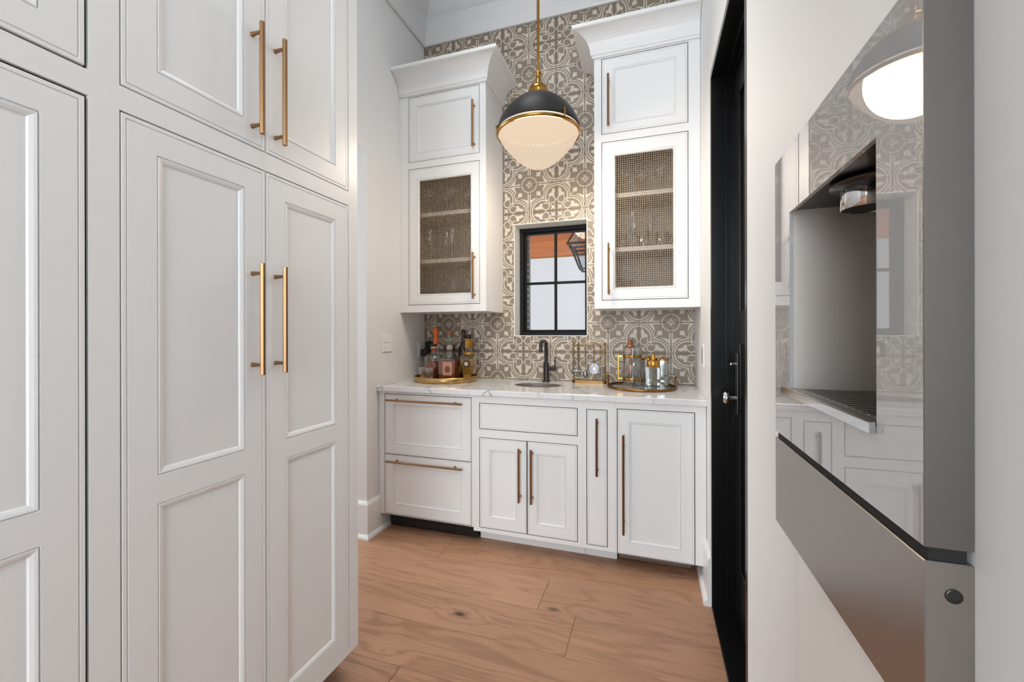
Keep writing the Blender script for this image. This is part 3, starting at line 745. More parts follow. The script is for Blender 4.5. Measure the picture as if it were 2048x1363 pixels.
# ------------------------------------------------------------------ base cabinets
FB = F_back(YF)
def base(name, label, xa_, xb_, z0, fronts, toe=None):
    t = thing(name, label, 'cabinet', ((xa_ + xb_) / 2, 2.57, 0)); b = MB()
    GB = 0.0038; rr = [f['r'] for f in fronts]; gg = [(r[0] - GB, r[1] + GB, r[2] - GB, r[3] + GB) for r in rr]
    # merge openings that touch
    flat(b, FB, (xa_, xb_, z0, 0.884), gg, 0.0)
    for g in gg: rings(b, FB, g, [(0, 0), (0, 0.022)])
    b.build('face_frame', M_cab, t)
    c_ = MB(); c_.box(xa_ + 0.0005, xa_ + 0.017, YF + 0.023, YB - 0.002, z0 + 0.001, 0.883).box(xb_ - 0.017, xb_ - 0.0005, YF + 0.023, YB - 0.002, z0 + 0.001, 0.883).box(xa_ + 0.017, xb_ - 0.017, YF + 0.023, YB - 0.002, z0 + 0.001, z0 + 0.018).box(xa_ + 0.017, xb_ - 0.017, YB - 0.014, YB - 0.002, z0 + 0.018, 0.883); c_.box(xa_ + 0.017, xb_ - 0.017, YF + 0.0225, YF + 0.026, z0 + 0.001, 0.883); c_.build('cabinet_body', M_dark if False else M_cab, t)
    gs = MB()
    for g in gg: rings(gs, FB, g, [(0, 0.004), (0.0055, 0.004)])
    gs.build('gap_shade_fill', M_dark, t)  # shadow lines around doors and drawers, put in as dark strips
    for f in fronts: door_part(t, FB, f['r'], f.get('p', []), name=f.get('n', 'door'), handle=f.get('h'), pb=0.012, bead=0.009, proud=f.get('pr', 0))
    return t
b1 = base('drawer_cabinet', 'white two-drawer base cabinet with long brass pulls, under the gold tray', XL + 0.002, -0.992, 0.108, [
    dict(n='drawer', r=(-1.600, -1.007, 0.490, 0.864), p=[(-1.537, -1.071, 0.553, 0.803)], h=(-1.570, 0.831, -1.050, 0.831)),
    dict(n='drawer', r=(-1.600, -1.007, 0.114, 0.484), p=[(-1.537, -1.071, 0.174, 0.425)], h=(-1.570, 0.449, -1.050, 0.449))])
MB().box(XL + 0.03, -1.0, 2.365, 2.5, 0.004, 0.1075, 0.004).build('black_plinth', M_blackmatte, b1)['label'] = 'black recessed plinth'
vg = MB()
for i in range(14): vg.box(-1.58 + i * 0.04, -1.548 + i * 0.04, 2.362, 2.366, 0.05, 0.056)
vg.build('vent_slots', M_dark, b1)
b2 = base('sink_cabinet', 'white base cabinet with false front and two doors, below the sink', -0.9915, -0.3535, 0.088, [
    dict(n='false_front', r=(-0.951, -0.381, 0.690, 0.836)),
    dict(r=(-0.951, -0.668, 0.115, 0.635), p=[(-0.892, -0.727, 0.176, 0.573)], h=(-0.703, 0.298, -0.703, 0.600)),
    dict(r=(-0.660, -0.381, 0.115, 0.635), p=[(-0.609, -0.445, 0.174, 0.573)], h=(-0.632, 0.298, -0.632, 0.600))])
sbox('toe_kick', M_cab, b2, -0.99, -0.3545, 2.390, 2.41, 0.0, 0.09)
b3 = base('pull_out_cabinet', 'narrow white pull-out cabinet with a vertical brass handle, right of the sink doors', -0.353, -0.179, 0.088, [
    dict(n='pull_out_front', r=(-0.327, -0.222, 0.112, 0.834), h=(-0.2725, 0.490, -0.2725, 0.795))])
sbox('toe_kick', M_cab, b3, -0.3525, -0.179, 2.390, 2.41, 0.0, 0.09)
b4 = base('appliance_cabinet', 'white panelled undercounter cabinet with the longest vertical brass handle', -0.1785, XR - 0.002, 0.088, [
    dict(r=(-0.167, 0.206, 0.0885, 0.845), p=[(-0.110, 0.143, 0.150, 0.782)], h=(-0.1365, 0.202, -0.1365, 0.718))])
gr_ = MB().box(-0.17, 0.20, 2.40, 2.42, 0.006, 0.085, 0.002); gr_.build('vent_grille', M_grille, b4)
vg = MB()
for i in range(10): vg.box(-0.145 + i * 0.031, -0.119 + i * 0.031, 2.3975, 2.4005, 0.048, 0.068)
vg.build('vent_slots', M_dark, b4)
# dark reveal behind the gap between door edge and right stile
# ------------------------------------------------------------------ worktop with the sink cut-out, sink, faucet
sx_, sy_, srx, sry = -0.683, 2.60, 0.150, 0.118
wt = MB(); n = 48; x0, x1, y0, y1 = XL + 0.001, XR - 0.001, 2.258, YB - 0.0012
# radial fill from ellipse to a surrounding rectangle, then strips
ux0, ux1, uy0, uy1 = sx_ - 0.2, sx_ + 0.2, sy_ - 0.16, sy_ + 0.16
def sqp(t):
    c, s_ = math.cos(t), math.sin(t); k = 1 / max(abs(c), abs(s_)); return (sx_ + c * k * 0.2, sy_ + s_ * k * 0.16)
for zz in (CT, 0.885):
    vs = [(sx_ + srx * math.cos(2 * PI * k / n), sy_ + sry * math.sin(2 * PI * k / n), zz) for k in range(n)] + [(*sqp(2 * PI * k / n), zz) for k in range(n)]
    wt.add(vs, [(k, (k + 1) % n, n + (k + 1) % n, n + k) for k in range(n)])
    for (a, b, c, d) in ((x0, ux0, y0 + 0.003, y1), (ux1, x1, y0 + 0.003, y1), (ux0, ux1, y0 + 0.003, uy0), (ux0, ux1, uy1, y1)):
        wt.add([(a, c, zz), (b, c, zz), (b, d, zz), (a, d, zz)], [(0, 1, 2, 3)])
wt.add([(sx_ + srx * math.cos(2 * PI * k / n), sy_ + sry * math.sin(2 * PI * k / n), z_) for z_ in (CT, 0.885) for k in range(n)], [(k, (k + 1) % n, n + (k + 1) % n, n + k) for k in range(n)], True)
wt.add([(x0, y0 + 0.003, CT), (x1, y0 + 0.003, CT), (x1, y0, CT - 0.003), (x0, y0, CT - 0.003), (x1, y0, 0.887), (x0, y0, 0.887), (x1, y0 + 0.003, 0.885), (x0, y0 + 0.003, 0.885), ], [(0, 1, 2, 3), (3, 2, 4, 5), (5, 4, 6, 7)])
wt.add([(x, y, z) for x in (x0, x1) for (y, z) in ((y0 + 0.003, CT), (y1, CT), (y1, 0.885), (y0 + 0.003, 0.885), (y0, 0.888), (y0, CT - 0.003))], [(0, 1, 2, 3, 4, 5), (6, 7, 8, 9, 10, 11)])
tag(wt.build('worktop', M_marble), 'white marble worktop with thin grey veins along the back wall', 'worktop')
sk = thing('sink', 'small oval undermount bar sink set into the marble worktop', 'sink', (sx_, sy_, 0.75))
bw = MB().lathe([(srx * 0.998, CT - 0.002), (srx * 0.985, CT - 0.003), (srx * 0.98, 0.883), (srx * 0.97, 0.84), (srx * 0.9, 0.79), (srx * 0.6, 0.765), (0.03, 0.76), (0.028, 0.757), (0.0, 0.757)], (sx_, sy_), 40, sy=sry / srx)
bw.build('basin', M_sinkm, sk)
MB().lathe([(0.024, 0.7585), (0.02, 0.7605), (0.0, 0.7605)], (sx_, sy_), 24).build('drain', M_chrome, sk)
fx, fy = -0.673, 2.785
fc = thing('faucet', 'matte black bar faucet with squared spout behind the sink', 'faucet', (fx, fy, CT))
body = MB().lathe([(0.0, CT), (0.027, CT), (0.027, CT + 0.006), (0.019, CT + 0.008), (0.019, 1.045), (0.0125, 1.05), (0.0, 1.05)], (fx, fy), 24)
body.build('faucet_body', M_blackmatte, fc)
pts = [(fx, fy, 1.04), (fx, fy, 1.16)]
for i in range(1, 7):
    a = i / 6 * PI / 2; pts.append((fx, fy - 0.03 * (1 - math.cos(a)), 1.16 + 0.03 * math.sin(a)))
for i in range(0, 7):
    a = i / 6 * PI / 2; pts.append((fx, fy - 0.118 - 0.028 * math.sin(a), 1.19 - 0.028 * (1 - math.cos(a))))
pts.append((fx, fy - 0.146, 1.122))
MB().tube(pts, 0.0118, 16).build('spout', M_blackmatte, fc)
MB().tube([(fx + 0.015, fy, 1.008), (fx + 0.05, fy, 1.008)], 0.013, 16).tube([(fx + 0.05, fy, 1.008), (fx + 0.058, fy, 1.008), (fx + 0.066, fy, 1.008)], [0.014, 0.014, 0.010], 16).build('valve', M_blackmatte, fc)
MB().tube([(fx + 0.060, fy, 1.0), (fx + 0.062, fy, 1.085)], [0.005, 0.0042], 10).build('lever', M_blackmatte, fc)

# ------------------------------------------------------------------ pendant lamp
px_, py_ = -0.546, 2.10
lp = thing('pendant_lamp', 'large dome pendant lamp with black shade, brass ring and opal glass bowl', 'lamp', (px_, py_, ZC))
c = (px_, py_)
rim = 2.282
dome = [(0.205, rim), (0.212, rim), (0.213, rim + 0.006), (0.207, rim + 0.022)]
dome += [(0.2035, rim + 0.034), (0.196, rim + 0.052), (0.185, rim + 0.072), (0.171, rim + 0.092), (0.154, rim + 0.112), (0.134, rim + 0.131), (0.112, rim + 0.148), (0.088, rim + 0.163), (0.062, rim + 0.176), (0.035, rim + 0.185), (0.0, rim + 0.1885)]
MB().lathe(dome + [(max(r_ - 0.006, 0.0), z_ - 0.005) for r_, z_ in reversed(dome[4:])] + [(0.205, rim)], c, 64).build('dome_shade', M_dome, lp)
MB().lathe([(0.2052, 2.2565), (0.2052, rim - 0.001), (0.2035, rim - 0.0005), (0.2015, rim + 0.004), (0.2005, rim + 0.018)] + [(max(r_ - 0.0075, 0.0), z_ - 0.0065) for r_, z_ in dome[4:]], c, 48).build('added_glow_baffle', mat('added_baffle_black', (0.022, 0.020, 0.018, 1), 1.0, spec=0.0), lp)  # black liner added inside the shade to even out the bowl's glow
# glowing gap: diffuser ring between the shade and the brass band
MB().lathe([(0.2065, rim - 0.001), (0.2065, 2.266)], c, 64).build('light_gap', mat('glow_gap', (0, 0, 0, 1), 0.9, spec=0.0, emit=(1.0, 0.93, 0.80, 1), estr=1.0), lp)
ringo = MB().lathe([(0.206, 2.272), (0.213, 2.271), (0.2165, 2.267), (0.2165, 2.261), (0.213, 2.257), (0.206, 2.255), (0.206, 2.272)], c, 64)
ro = ringo.build('brass_ring', M_goldp, lp)
for k in range(3):
    a = R(80 + 120 * k); q = (px_ + 0.213 * math.cos(a), py_ + 0.213 * math.sin(a))
    MB().tube([(q[0], q[1], 2.262), (q[0], q[1], 2.30)], 0.004, 8).tube([(q[0], q[1], 2.298), (q[0], q[1], 2.310)], [0.007, 0.004], 8).build('ring_clip', M_goldp, ro)
bp_ = [(0.0, 1.0), (0.05, 0.985), (0.14, 0.95), (0.26, 0.885), (0.38, 0.80), (0.50, 0.71), (0.62, 0.61), (0.73, 0.505), (0.82, 0.405), (0.89, 0.31), (0.945, 0.215), (0.98, 0.12), (0.995, 0.05), (1.0, 0.0)]
bowl = [(0.204 * r_, 2.262 - 0.172 * t_) for t_, r_ in bp_]
MB().lathe(bowl, c, 64).build('glass_bowl', M_opal, lp)
MB().lathe([(0.052, 2.458), (0.054, 2.476), (0.053, 2.490), (0.046, 2.506), (0.032, 2.518), (0.016, 2.523), (0.014, 2.526), (0.013, 2.56), (0.011, 2.566), (0.018, 2.572), (0.020, 2.578), (0.018, 2.584), (0.010, 2.590), (0.0, 2.59)], c, 32).build('brass_cap', M_goldp, lp)
MB().tube([(px_, py_, 2.585), (px_, py_, ZC - 0.02)], 0.0075, 12).build('rod', M_goldp, lp)
MB().lathe([(0.0, ZC - 0.001), (0.065, ZC - 0.001), (0.065, ZC - 0.012), (0.05, ZC - 0.024), (0.0, ZC - 0.026)], c, 32).build('canopy', M_goldp, lp)
lb = light('bulb', 'POINT', (px_, py_, 2.275), 250, (1.0, 0.84, 0.66), size=0.16)
lb.parent = lp; lb.location = (0, 0, 2.275 - ZC)

# ------------------------------------------------------------------ beverage machine in the right wall
X0 = 0.2275
mc = thing('coffee_machine', 'built-in beverage machine with white glass front and brushed steel drawer panel', 'appliance', (X0 + 0.15, 0.70, 0.89))
FM = F_right(X0)
ny0, ny1, nz0, nz1 = 0.546, 0.840, 1.150, 1.456
gl_ = MB()
flat(gl_, FM, (my0 + 0.0015, my1 - 0.001, 1.062, mz1 - 0.001), [(ny0, ny1, nz0, nz1)], 0.0)
rings(gl_, FM, (my0 + 0.0015, my1 - 0.001, 1.062, mz1 - 0.001), [(0, 0), (0, 0.006)])
rings(gl_, FM, (ny0, ny1, nz0, nz1), [(0, 0), (0, 0.006)])
gl_.build('front_glass', M_machglass, mc)['label'] = 'glossy pale glass front'
hs = MB()   # steel shell behind the glass, with visible return
hs.box(X0 + 0.006, XR - 0.001, my0, my0 + 0.004, 1.062, mz1).box(X0 + 0.006, XR - 0.001, my1 - 0.004, my1, 1.062, mz1)
hs.box(X0 + 0.006, XR - 0.001, my0 + 0.004, my1 - 0.004, mz1 - 0.004, mz1).box(X0 + 0.006, X0 + 0.008, my0 + 0.004, ny0 - 0.001, 1.062, mz1 - 0.004).box(X0 + 0.006, X0 + 0.008, ny1 + 0.001, my1 - 0.004, 1.062, mz1 - 0.004)
hs.box(X0, X0 + 0.006, my0, my0 + 0.0013, 1.062, mz1)
hs.build('steel_surround', M_steelside, mc)
dp = MB().box(X0, X0 + 0.0345, my0, my1, mz0, 1.050, 0.0008)
dpo = dp.build('steel_panel', M_steel, mc)
MB().tube([(0.2475, my0 - 0.0006, 1.022), (0.2475, my0 + 0.004, 1.022)], 0.0045, 16).build('bolt_hole', M_dark, dpo)
MB().lathe([(0.0045, 0), (0.0062, 0), (0.0062, 0.0005), (0.0045, 0.0008)], (0, 0), 20).build('bolt_ring', M_steeldark, dpo)
br_ = D.objects[[o.name for o in dpo.children if o.name.startswith('bolt_ring')][0]]
br_.data.transform(Matrix.Translation(Vector((0.2475, my0 - 0.0008, 1.022)) ) @ Matrix.Rotation(R(-90), 4, 'X') @ Matrix.Translation(wloc(dpo)))
br_.data.transform(Matrix.Translation(-wloc(dpo)))
sbox('gap_shade_fill', M_dark, mc, X0 + 0.004, XR - 0.004, my0 + 0.003, my1 - 0.003, 1.0495, 1.0625)  # dark block fills the gap under the glass, in place of its shade
# niche
nd = 0.44
ni = MB()
ni.box(X0 + 0.006, nd, ny1, ny1 + 0.004, nz0 - 0.01, nz1 + 0.03)            # far wall
ni.box(X0 + 0.006, nd, ny0 - 0.004, ny0, nz0 - 0.01, nz1 + 0.03)
ni.box(nd, nd + 0.004, ny0 - 0.004, ny1 + 0.004, nz0 - 0.01, nz1 + 0.03)
ni.build('niche_lining', mat('niche_steel', srgb(196, 190, 184), 0.45, 0.45), mc)
sbox('niche_ceiling', M_steeldark, mc, X0 + 0.006, nd, ny0, ny1, nz1 + 0.003, nz1 + 0.007)
nx, nyy = 0.282, 0.705
noz = MB().lathe([(0.0, nz1 + 0.002), (0.052, nz1 + 0.002), (0.052, nz1 - 0.004), (0.0, nz1 - 0.004)], (nx + 0.012, nyy), 32).build('nozzle_plate', M_steeldark, mc)
MB().lathe([(0.024, nz1 - 0.004), (0.028, nz1 - 0.010), (0.028, 1.420), (0.0265, 1.4195), (0.026, 1.425)], (nx, nyy), 32).build('nozzle', M_chrome, mc)
MB().lathe([(0.0265, 1.4205), (0.0, 1.4205)], (nx, nyy), 32).build('nozzle_mouth', M_dark, mc)
tr_ = MB().box(X0 + 0.007, nd, ny0 + 0.002, ny1 - 0.002, 1.128, 1.1495).build('drip_tray', M_steeldark, mc)
gri = MB()
for i in range(15): gri.box(0.240, nd - 0.01, ny0 + 0.006 + i * 0.0192, ny0 + 0.006 + i * 0.0192 + 0.0125, 1.1497, 1.1537, 0.0008)
gri.build('drip_grille', M_steel, tr_)
MB().lathe([(0.0, 1.1541), (0.03, 1.1541)], (0.315, 0.69), 24).build('drain_disc', M_dark, tr_)
sbox('tray_lip', M_chrome, tr_, 0.2205, X0 - 0.0004, 0.546, 0.866, 1.1415, 1.1535, bev=0.0006)
sbox('tray_edge', M_steel, tr_, X0 - 0.0004, 0.245, ny0 + 0.002, ny1 - 0.002, 1.1505, 1.1535)
sbox('machine_case', M_dark, mc, XR + 0.03, nd + 0.18, cy0 + 0.004, cy1 - 0.004, cz0 + 0.004, 1.12)
sbox('machine_case', M_dark, mc, nd + 0.005, nd + 0.18, cy0 + 0.004, cy1 - 0.004, 1.12, cz1 - 0.004)

# ------------------------------------------------------------------ switches and outlets
sw = thing('light_switch', 'white double light switch plate on the left wall', 'switch', (XL, 2.369, 1.185))
sbox('plate', M_plastic, sw, XL, XL + 0.006, 2.311, 2.428, 1.125, 1.243, bev=0.002)
for z_ in (1.145, 1.205):
    sbox('rocker', M_plastic, sw, XL + 0.006, XL + 0.010, 2.335, 2.404, z_ - 0.018, z_ + 0.022, bev=0.0015)
ol = thing('outlet', 'white outlet plate on the left wall above the worktop, behind the bottles', 'outlet', (XL, 2.795, 1.12))
sbox('plate', M_plastic, ol, XL, XL + 0.006, 2.757, 2.833, 1.063, 1.185, bev=0.002)
sbox('socket', M_plastic, ol, XL + 0.006, XL + 0.008, 2.778, 2.812, 1.085, 1.165, bev=0.001)
o2 = thing('outlet', 'black outlet plate on the patterned tiles behind the bottles', 'outlet', (-1.600, YB, 1.12))
sbox('plate', M_blackmatte, o2, -1.634, -1.570, YB - 0.008, YB - 0.001, 1.064, 1.185, bev=0.002)
sbox('socket', M_blackmatte, o2, -1.619, -1.585, YB - 0.011, YB - 0.007, 1.085, 1.165, bev=0.001)
o3 = thing('outlet', 'white outlet plate on the right wall above the worktop', 'outlet', (XR, 2.40, 1.13))
sbox('plate', M_plastic, o3, XR - 0.006, XR, 2.36, 2.43, 1.07, 1.19, bev=0.002)
sbox('socket', mat('grey_plastic', srgb(150, 150, 150), 0.4), o3, XR - 0.0085, XR - 0.005, 2.378, 2.412, 1.09, 1.17, bev=0.001)

# ------------------------------------------------------------------ left tray and what stands on it
tx, ty = -1.358, 2.655
tl = thing('tray', 'round brushed gold tray holding the spirit bottles', 'tray', (tx, ty, CT))
MB().lathe([(0.0, CT), (0.212, CT), (0.218, CT + 0.003), (0.219, CT + 0.036), (0.216, CT + 0.037), (0.214, CT + 0.034), (0.211, CT + 0.006), (0.0, CT + 0.006)], (tx, ty), 64).build('tray_rim', M_goldb, tl)
MB().lathe([(0.0, CT + 0.0075), (0.21, CT + 0.0075)], (tx, ty), 48).build('tray_base', mat('tray_bronze', srgb(110, 60, 40), 0.25, 0.6), tl)
T0 = CT + 0.008
# whisky bottle
x, y = -1.459, 2.66
w = thing('whisky_bottle', 'round-shouldered clear bottle half full of amber spirit with a black cap', 'bottle', (x, y, T0))
MB().lathe([(0.0, T0), (0.058, T0), (0.0615, T0 + 0.005), (0.0625, 1.06), (0.058, 1.08), (0.044, 1.098), (0.024, 1.106), (0.018, 1.115), (0.0175, 1.165)], (x, y), 40).build('glass_body', M_glass, w)
MB().lathe([(0.0, T0 + 0.006), (0.058, T0 + 0.006), (0.0605, 1.045), (0.0, 1.045)], (x, y), 32).build('liquid', M_whisky, w)
MB().lathe([(0.0205, 1.152), (0.0225, 1.153), (0.0225, 1.172), (0.0, 1.172)], (x, y), 24).build('cap', M_blackmatte, w)
MB().lathe([(0.0195, 1.118), (0.0195, 1.142)], (x, y), 24).build('neck_label', M_redlab, w)
MB().lathe([(0.020, 1.142), (0.020, 1.152)], (x, y), 24).build('neck_band', M_cream, w)
# orange foil bottle
x, y = -1.493, 2.757
w = thing('sparkling_bottle', 'slender clear bottle with bright orange foil on neck and cork', 'bottle', (x, y, T0))
MB().lathe([(0.0, T0), (0.037, T0), (0.040, T0 + 0.006), (0.040, 1.07), (0.034, 1.11), (0.021, 1.155), (0.0165, 1.19)], (x, y), 32).build('glass_body', M_glass, w)
MB().lathe([(0.0, T0 + 0.004), (0.0375, T0 + 0.006), (0.0375, 1.02), (0.0, 1.02)], (x, y), 28).build('liquid', M_pink, w)
MB().lathe([(0.0215, 1.160), (0.0185, 1.20), (0.0165, 1.235), (0.0175, 1.24), (0.0205, 1.25), (0.0205, 1.278), (0.016, 1.288), (0.0, 1.289)], (x, y), 24).build('foil', M_orange, w)
# tall clear bottle with copper top, behind the decanter
x, y = -1.400, 2.788
w = thing('clear_bottle', 'tall clear bottle with thin neck and copper stopper, behind the square decanter', 'bottle', (x, y, T0))
MB().lathe([(0.0, T0), (0.052, T0), (0.054, T0 + 0.005), (0.054, 1.07), (0.050, 1.10), (0.03, 1.118), (0.016, 1.13), (0.013, 1.24)], (x, y), 32).build('glass_body', M_glass, w)
MB().lathe([(0.0, T0 + 0.006), (0.051, T0 + 0.006), (0.0515, 1.05), (0.0, 1.05)], (x, y), 28).build('liquid', M_whisky, w)
MB().lathe([(0.014, 1.235), (0.020, 1.238), (0.021, 1.256), (0.016, 1.262), (0.0, 1.262)], (x, y), 24).build('stopper', mat('copper_paint', srgb(214, 120, 92), 0.4, 0.3), w)
MB().lathe([(0.036, 1.118), (0.041, 1.121), (0.040, 1.158), (0.03, 1.162)], (x, y), 24).build('collar', mat('dark_collar', srgb(70, 44, 38), 0.4), w)
# square decanter
x, y = -1.333, 2.66
w = thing('decanter', 'square glass decanter of rose-amber spirit with a round glass stopper', 'decanter', (x, y, T0))
sq = dict(n=4, rot=PI / 4 + 0.05, smooth=False)
MB().lathe([(0.0, T0), (0.082, T0), (0.085, T0 + 0.006), (0.085, 1.062), (0.078, 1.072), (0.030, 1.076)], (x, y), **sq).lathe([(0.030, 1.075), (0.021, 1.082), (0.018, 1.115), (0.024, 1.122)], (x, y), 24).build('glass_body', M_glass, w)
MB().lathe([(0.0, T0 + 0.014), (0.078, T0 + 0.014), (0.078, 1.055), (0.0, 1.055)], (x, y), **sq).build('liquid', M_pink, w)
MB().lathe([(0.0, 1.118), (0.014, 1.12), (0.022, 1.132), (0.027, 1.147), (0.022, 1.163), (0.012, 1.172), (0.0, 1.174)], (x, y), 24).build('stopper', thin_glass('stopper_glass', (0.86, 0.82, 0.80, 1), 0.2, 0.7), w)
a = 0.05 - PI / 2; dv = Vector((math.cos(a), math.sin(a), 0)); tv = Vector((-dv.y, dv.x, 0)); cpt = Vector((x, y, 0)) + dv * 0.0602
lab = MB()
def plate(mb, C_, t_, n_, w_, z0_, z1_, th=0.0012):
    q = [C_ + t_ * s_ * w_ + n_ * d_ for s_, d_ in ((-1, 0), (1, 0), (1, th), (-1, th))]
    mb.add([(p_.x, p_.y, z_) for z_ in (z0_, z1_) for p_ in q], [(0, 1, 2, 3), (4, 5, 6, 7), (0, 1, 5, 4), (1, 2, 6, 5), (2, 3, 7, 6), (3, 0, 4, 7)])
plate(lab, cpt + tv * 0.008, tv, dv, 0.034, 0.958, 1.050); lb_ = lab.build('label', M_pinklab, w)
em = MB(); C2 = cpt + tv * 0.01 + dv * 0.0018
em.add([tuple(C2 + tv * 0.021 * math.cos(t_) + Vector((0, 0, 1.0 + 0.024 * math.sin(t_)))) for t_ in [2 * PI * k / 20 for k in range(20)]], [tuple(range(20))]); em.build('emblem', mat('emblem_brown', srgb(128, 84, 66), 0.5), lb_)
# dark wine bottle
x, y = -1.292, 2.80
w = thing('wine_bottle', 'tall dark brown wine bottle beside the gold bottle', 'bottle', (x, y, T0))
MB().lathe([(0.0, T0), (0.035, T0), (0.037, T0 + 0.005), (0.037, 1.12), (0.034, 1.145), (0.018, 1.175), (0.0145, 1.19), (0.0142, 1.258), (0.0165, 1.26), (0.0165, 1.272), (0.0, 1.272)], (x, y), 32).build('glass_body', M_darkglass, w)
MB().lathe([(0.0158, 1.20), (0.0158, 1.256)], (x, y), 24).build('capsule', mat('dark_capsule', srgb(48, 34, 30), 0.35), w)
# gold bottle
x, y = -1.214, 2.715
w = thing('tequila_bottle', 'tapered gold-labelled bottle with a round dark medallion and black stopper', 'bottle', (x, y, T0))
sq = dict(n=4, rot=PI / 4 + 0.1, smooth=False)
MB().lathe([(0.0, T0), (0.040, T0), (0.043, T0 + 0.006), (0.070, 1.070), (0.070, 1.082), (0.055, 1.095), (0.030, 1.112), (0.026, 1.14)], (x, y), **sq).build('glass_body', M_glass, w)
MB().lathe([(0.0, T0 + 0.012), (0.039, T0 + 0.012), (0.064, 1.07), (0.0, 1.07)], (x, y), **sq).build('liquid', M_tequila, w)
MB().lathe([(0.030, 1.094), (0.046, 1.098), (0.030, 1.116)], (x, y), 24).build('shoulder_band', M_goldlab, w)
MB().lathe([(0.0, 1.139), (0.020, 1.139), (0.022, 1.142), (0.033, 1.145), (0.033, 1.152), (0.030, 1.156), (0.030, 1.195), (0.034, 1.200), (0.034, 1.208), (0.0, 1.21)], (x, y), 6, smooth=False).build('gold_neck', M_goldlab, w)
MB().lathe([(0.0, 1.209), (0.018, 1.209), (0.020, 1.214), (0.020, 1.232), (0.016, 1.236), (0.0, 1.236)], (x, y), 20).build('stopper', M_blackmatte, w)
a = 0.1 - PI / 2; dv = Vector((math.cos(a), math.sin(a), 0)); tv = Vector((-dv.y, dv.x, 0)); 
mdl = MB(); cc = Vector((x, y, 1.035)) + dv * 0.047
for (rr_, off_) in ((0.0245, 0.0), ):
    mdl.tube([cc, cc + dv * 0.006], rr_, 24)
mo = mdl.build('medallion', mat('dark_medallion', srgb(58, 50, 42), 0.35, 0.5), w)
MB().tube([cc + dv * 0.0055, cc + dv * 0.0075], 0.0145, 20).build('medallion_face', M_cream, mo)
lab = MB(); plate(lab, Vector((x, y, 0)) + dv * 0.0335, tv, dv, 0.022, 0.935, 0.957, 0.002); lab.build('label', M_goldlab, w)
# small glasses
for (x, y, lab_) in ((-1.500, 2.585, 'small cut-glass tumbler at the front left of the gold tray'), (-1.440, 2.575, 'small cut-glass tumbler between tray rim and whisky bottle, right of its twin')):
    w = thing('tumbler', lab_, 'glass', (x, y, T0), 'small tumblers on the gold tray')
    MB().lathe([(0.0, T0), (0.026, T0), (0.027, T0 + 0.012), (0.023, T0 + 0.018), (0.030, T0 + 0.06), (0.032, T0 + 0.088), (0.0305, T0 + 0.088), (0.027, T0 + 0.05), (0.021, T0 + 0.02), (0.0, T0 + 0.018)], (x, y), 10, smooth=False).build('glass_bowl', thin_glass('cut_glass', (0.9, 0.88, 0.86, 1), 0.14, 0.8), w)
# electric aerator in the corner
x, y = -1.598, 2.79
w = thing('wine_aerator', 'black and chrome electric wine aerator in the corner by the left wall', 'aerator', (x, y, CT))
MB().lathe([(0.0, CT), (0.030, CT), (0.031, CT + 0.008), (0.031, CT + 0.05), (0.026, CT + 0.056), (0.0, CT + 0.057)], (x, y), 24).build('base', M_blackmatte, w)
MB().lathe([(0.007, CT + 0.055), (0.007, 1.078)], (x, y), 12).lathe([(0.012, 0.98), (0.014, 1.0), (0.012, 1.04)], (x + 0.012, y), 12).build('tube', M_chrome, w)
MB().box(x - 0.028, x + 0.028, y - 0.028, y + 0.028, 1.076, 1.128, 0.006).build('head', M_blackmatte, w)

# ------------------------------------------------------------------ bar tool rack
ry = 2.80
rk = thing('tool_rack', 'antique brass bar tool rack standing right of the faucet', 'rack', (-0.385, ry, CT))
bs = MB(); z0_, z1_ = CT, CT + 0.018; pl = []
for i in range(9): pl.append((-0.297 + 0.026 * math.cos(-PI / 2 + PI * i / 8), ry + 0.026 * math.sin(-PI / 2 + PI * i / 8)))
for i in range(9): pl.append((-0.473 + 0.026 * math.cos(PI / 2 + PI * i / 8), ry + 0.026 * math.sin(PI / 2 + PI * i / 8)))
bs.prism(pl, 2, z0_, z1_); M_ab = mat('antique_brass', srgb(136, 102, 60), 0.35, 1.0)
bs.build('rack_base', M_ab, rk)
for xx, nm in ((-0.489, 'post'), (-0.284, 'post')):
    MB().tube([(xx, ry, CT + 0.016), (xx, ry, 1.172)], 0.0042, 10).tube([(xx, ry, 1.17), (xx, ry, 1.177), (xx, ry, 1.184)], [0.004, 0.007, 0.003], 10).build(nm, M_ab, rk)
MB().tube([(-0.503, ry, 1.167), (-0.268, ry, 1.167)], 0.003, 8).build('crossbar', M_ab, rk)
def tool(name, label, xx, build_head):
    t = thing(name, label, 'bar tool', (xx, ry, 1.16), 'bar tools hanging on the brass rack')
    h = MB().tube([(xx, ry - 0.012, 1.16), (xx, ry - 0.012, 1.03)], [0.0035, 0.0028], 8)
    pts = [(xx, ry - 0.012, 1.155)] + [(xx, ry - 0.002 - 0.010 * math.cos(a), 1.162 + 0.010 * math.sin(a)) for a in (0.3, 0.9, 1.57, 2.2, 2.8)]
    h.tube(pts, 0.002, 6); h.build('handle', M_ab, t); build_head(t, xx)
def jig(t, xx): 
    z_ = 1.0
    MB().tube([(xx - 0.038, ry - 0.014, z_), (xx - 0.012, ry - 0.014, z_ - 0.004), (xx - 0.004, ry - 0.014, z_ - 0.005), (xx + 0.022, ry - 0.014, z_ - 0.008)], [0.021, 0.012, 0.012, 0.018], 18, cap=False).tube([(xx, ry - 0.012, 1.035), (xx - 0.006, ry - 0.013, z_ + 0.006)], 0.003, 8).build('jigger_cup', M_tool, t)
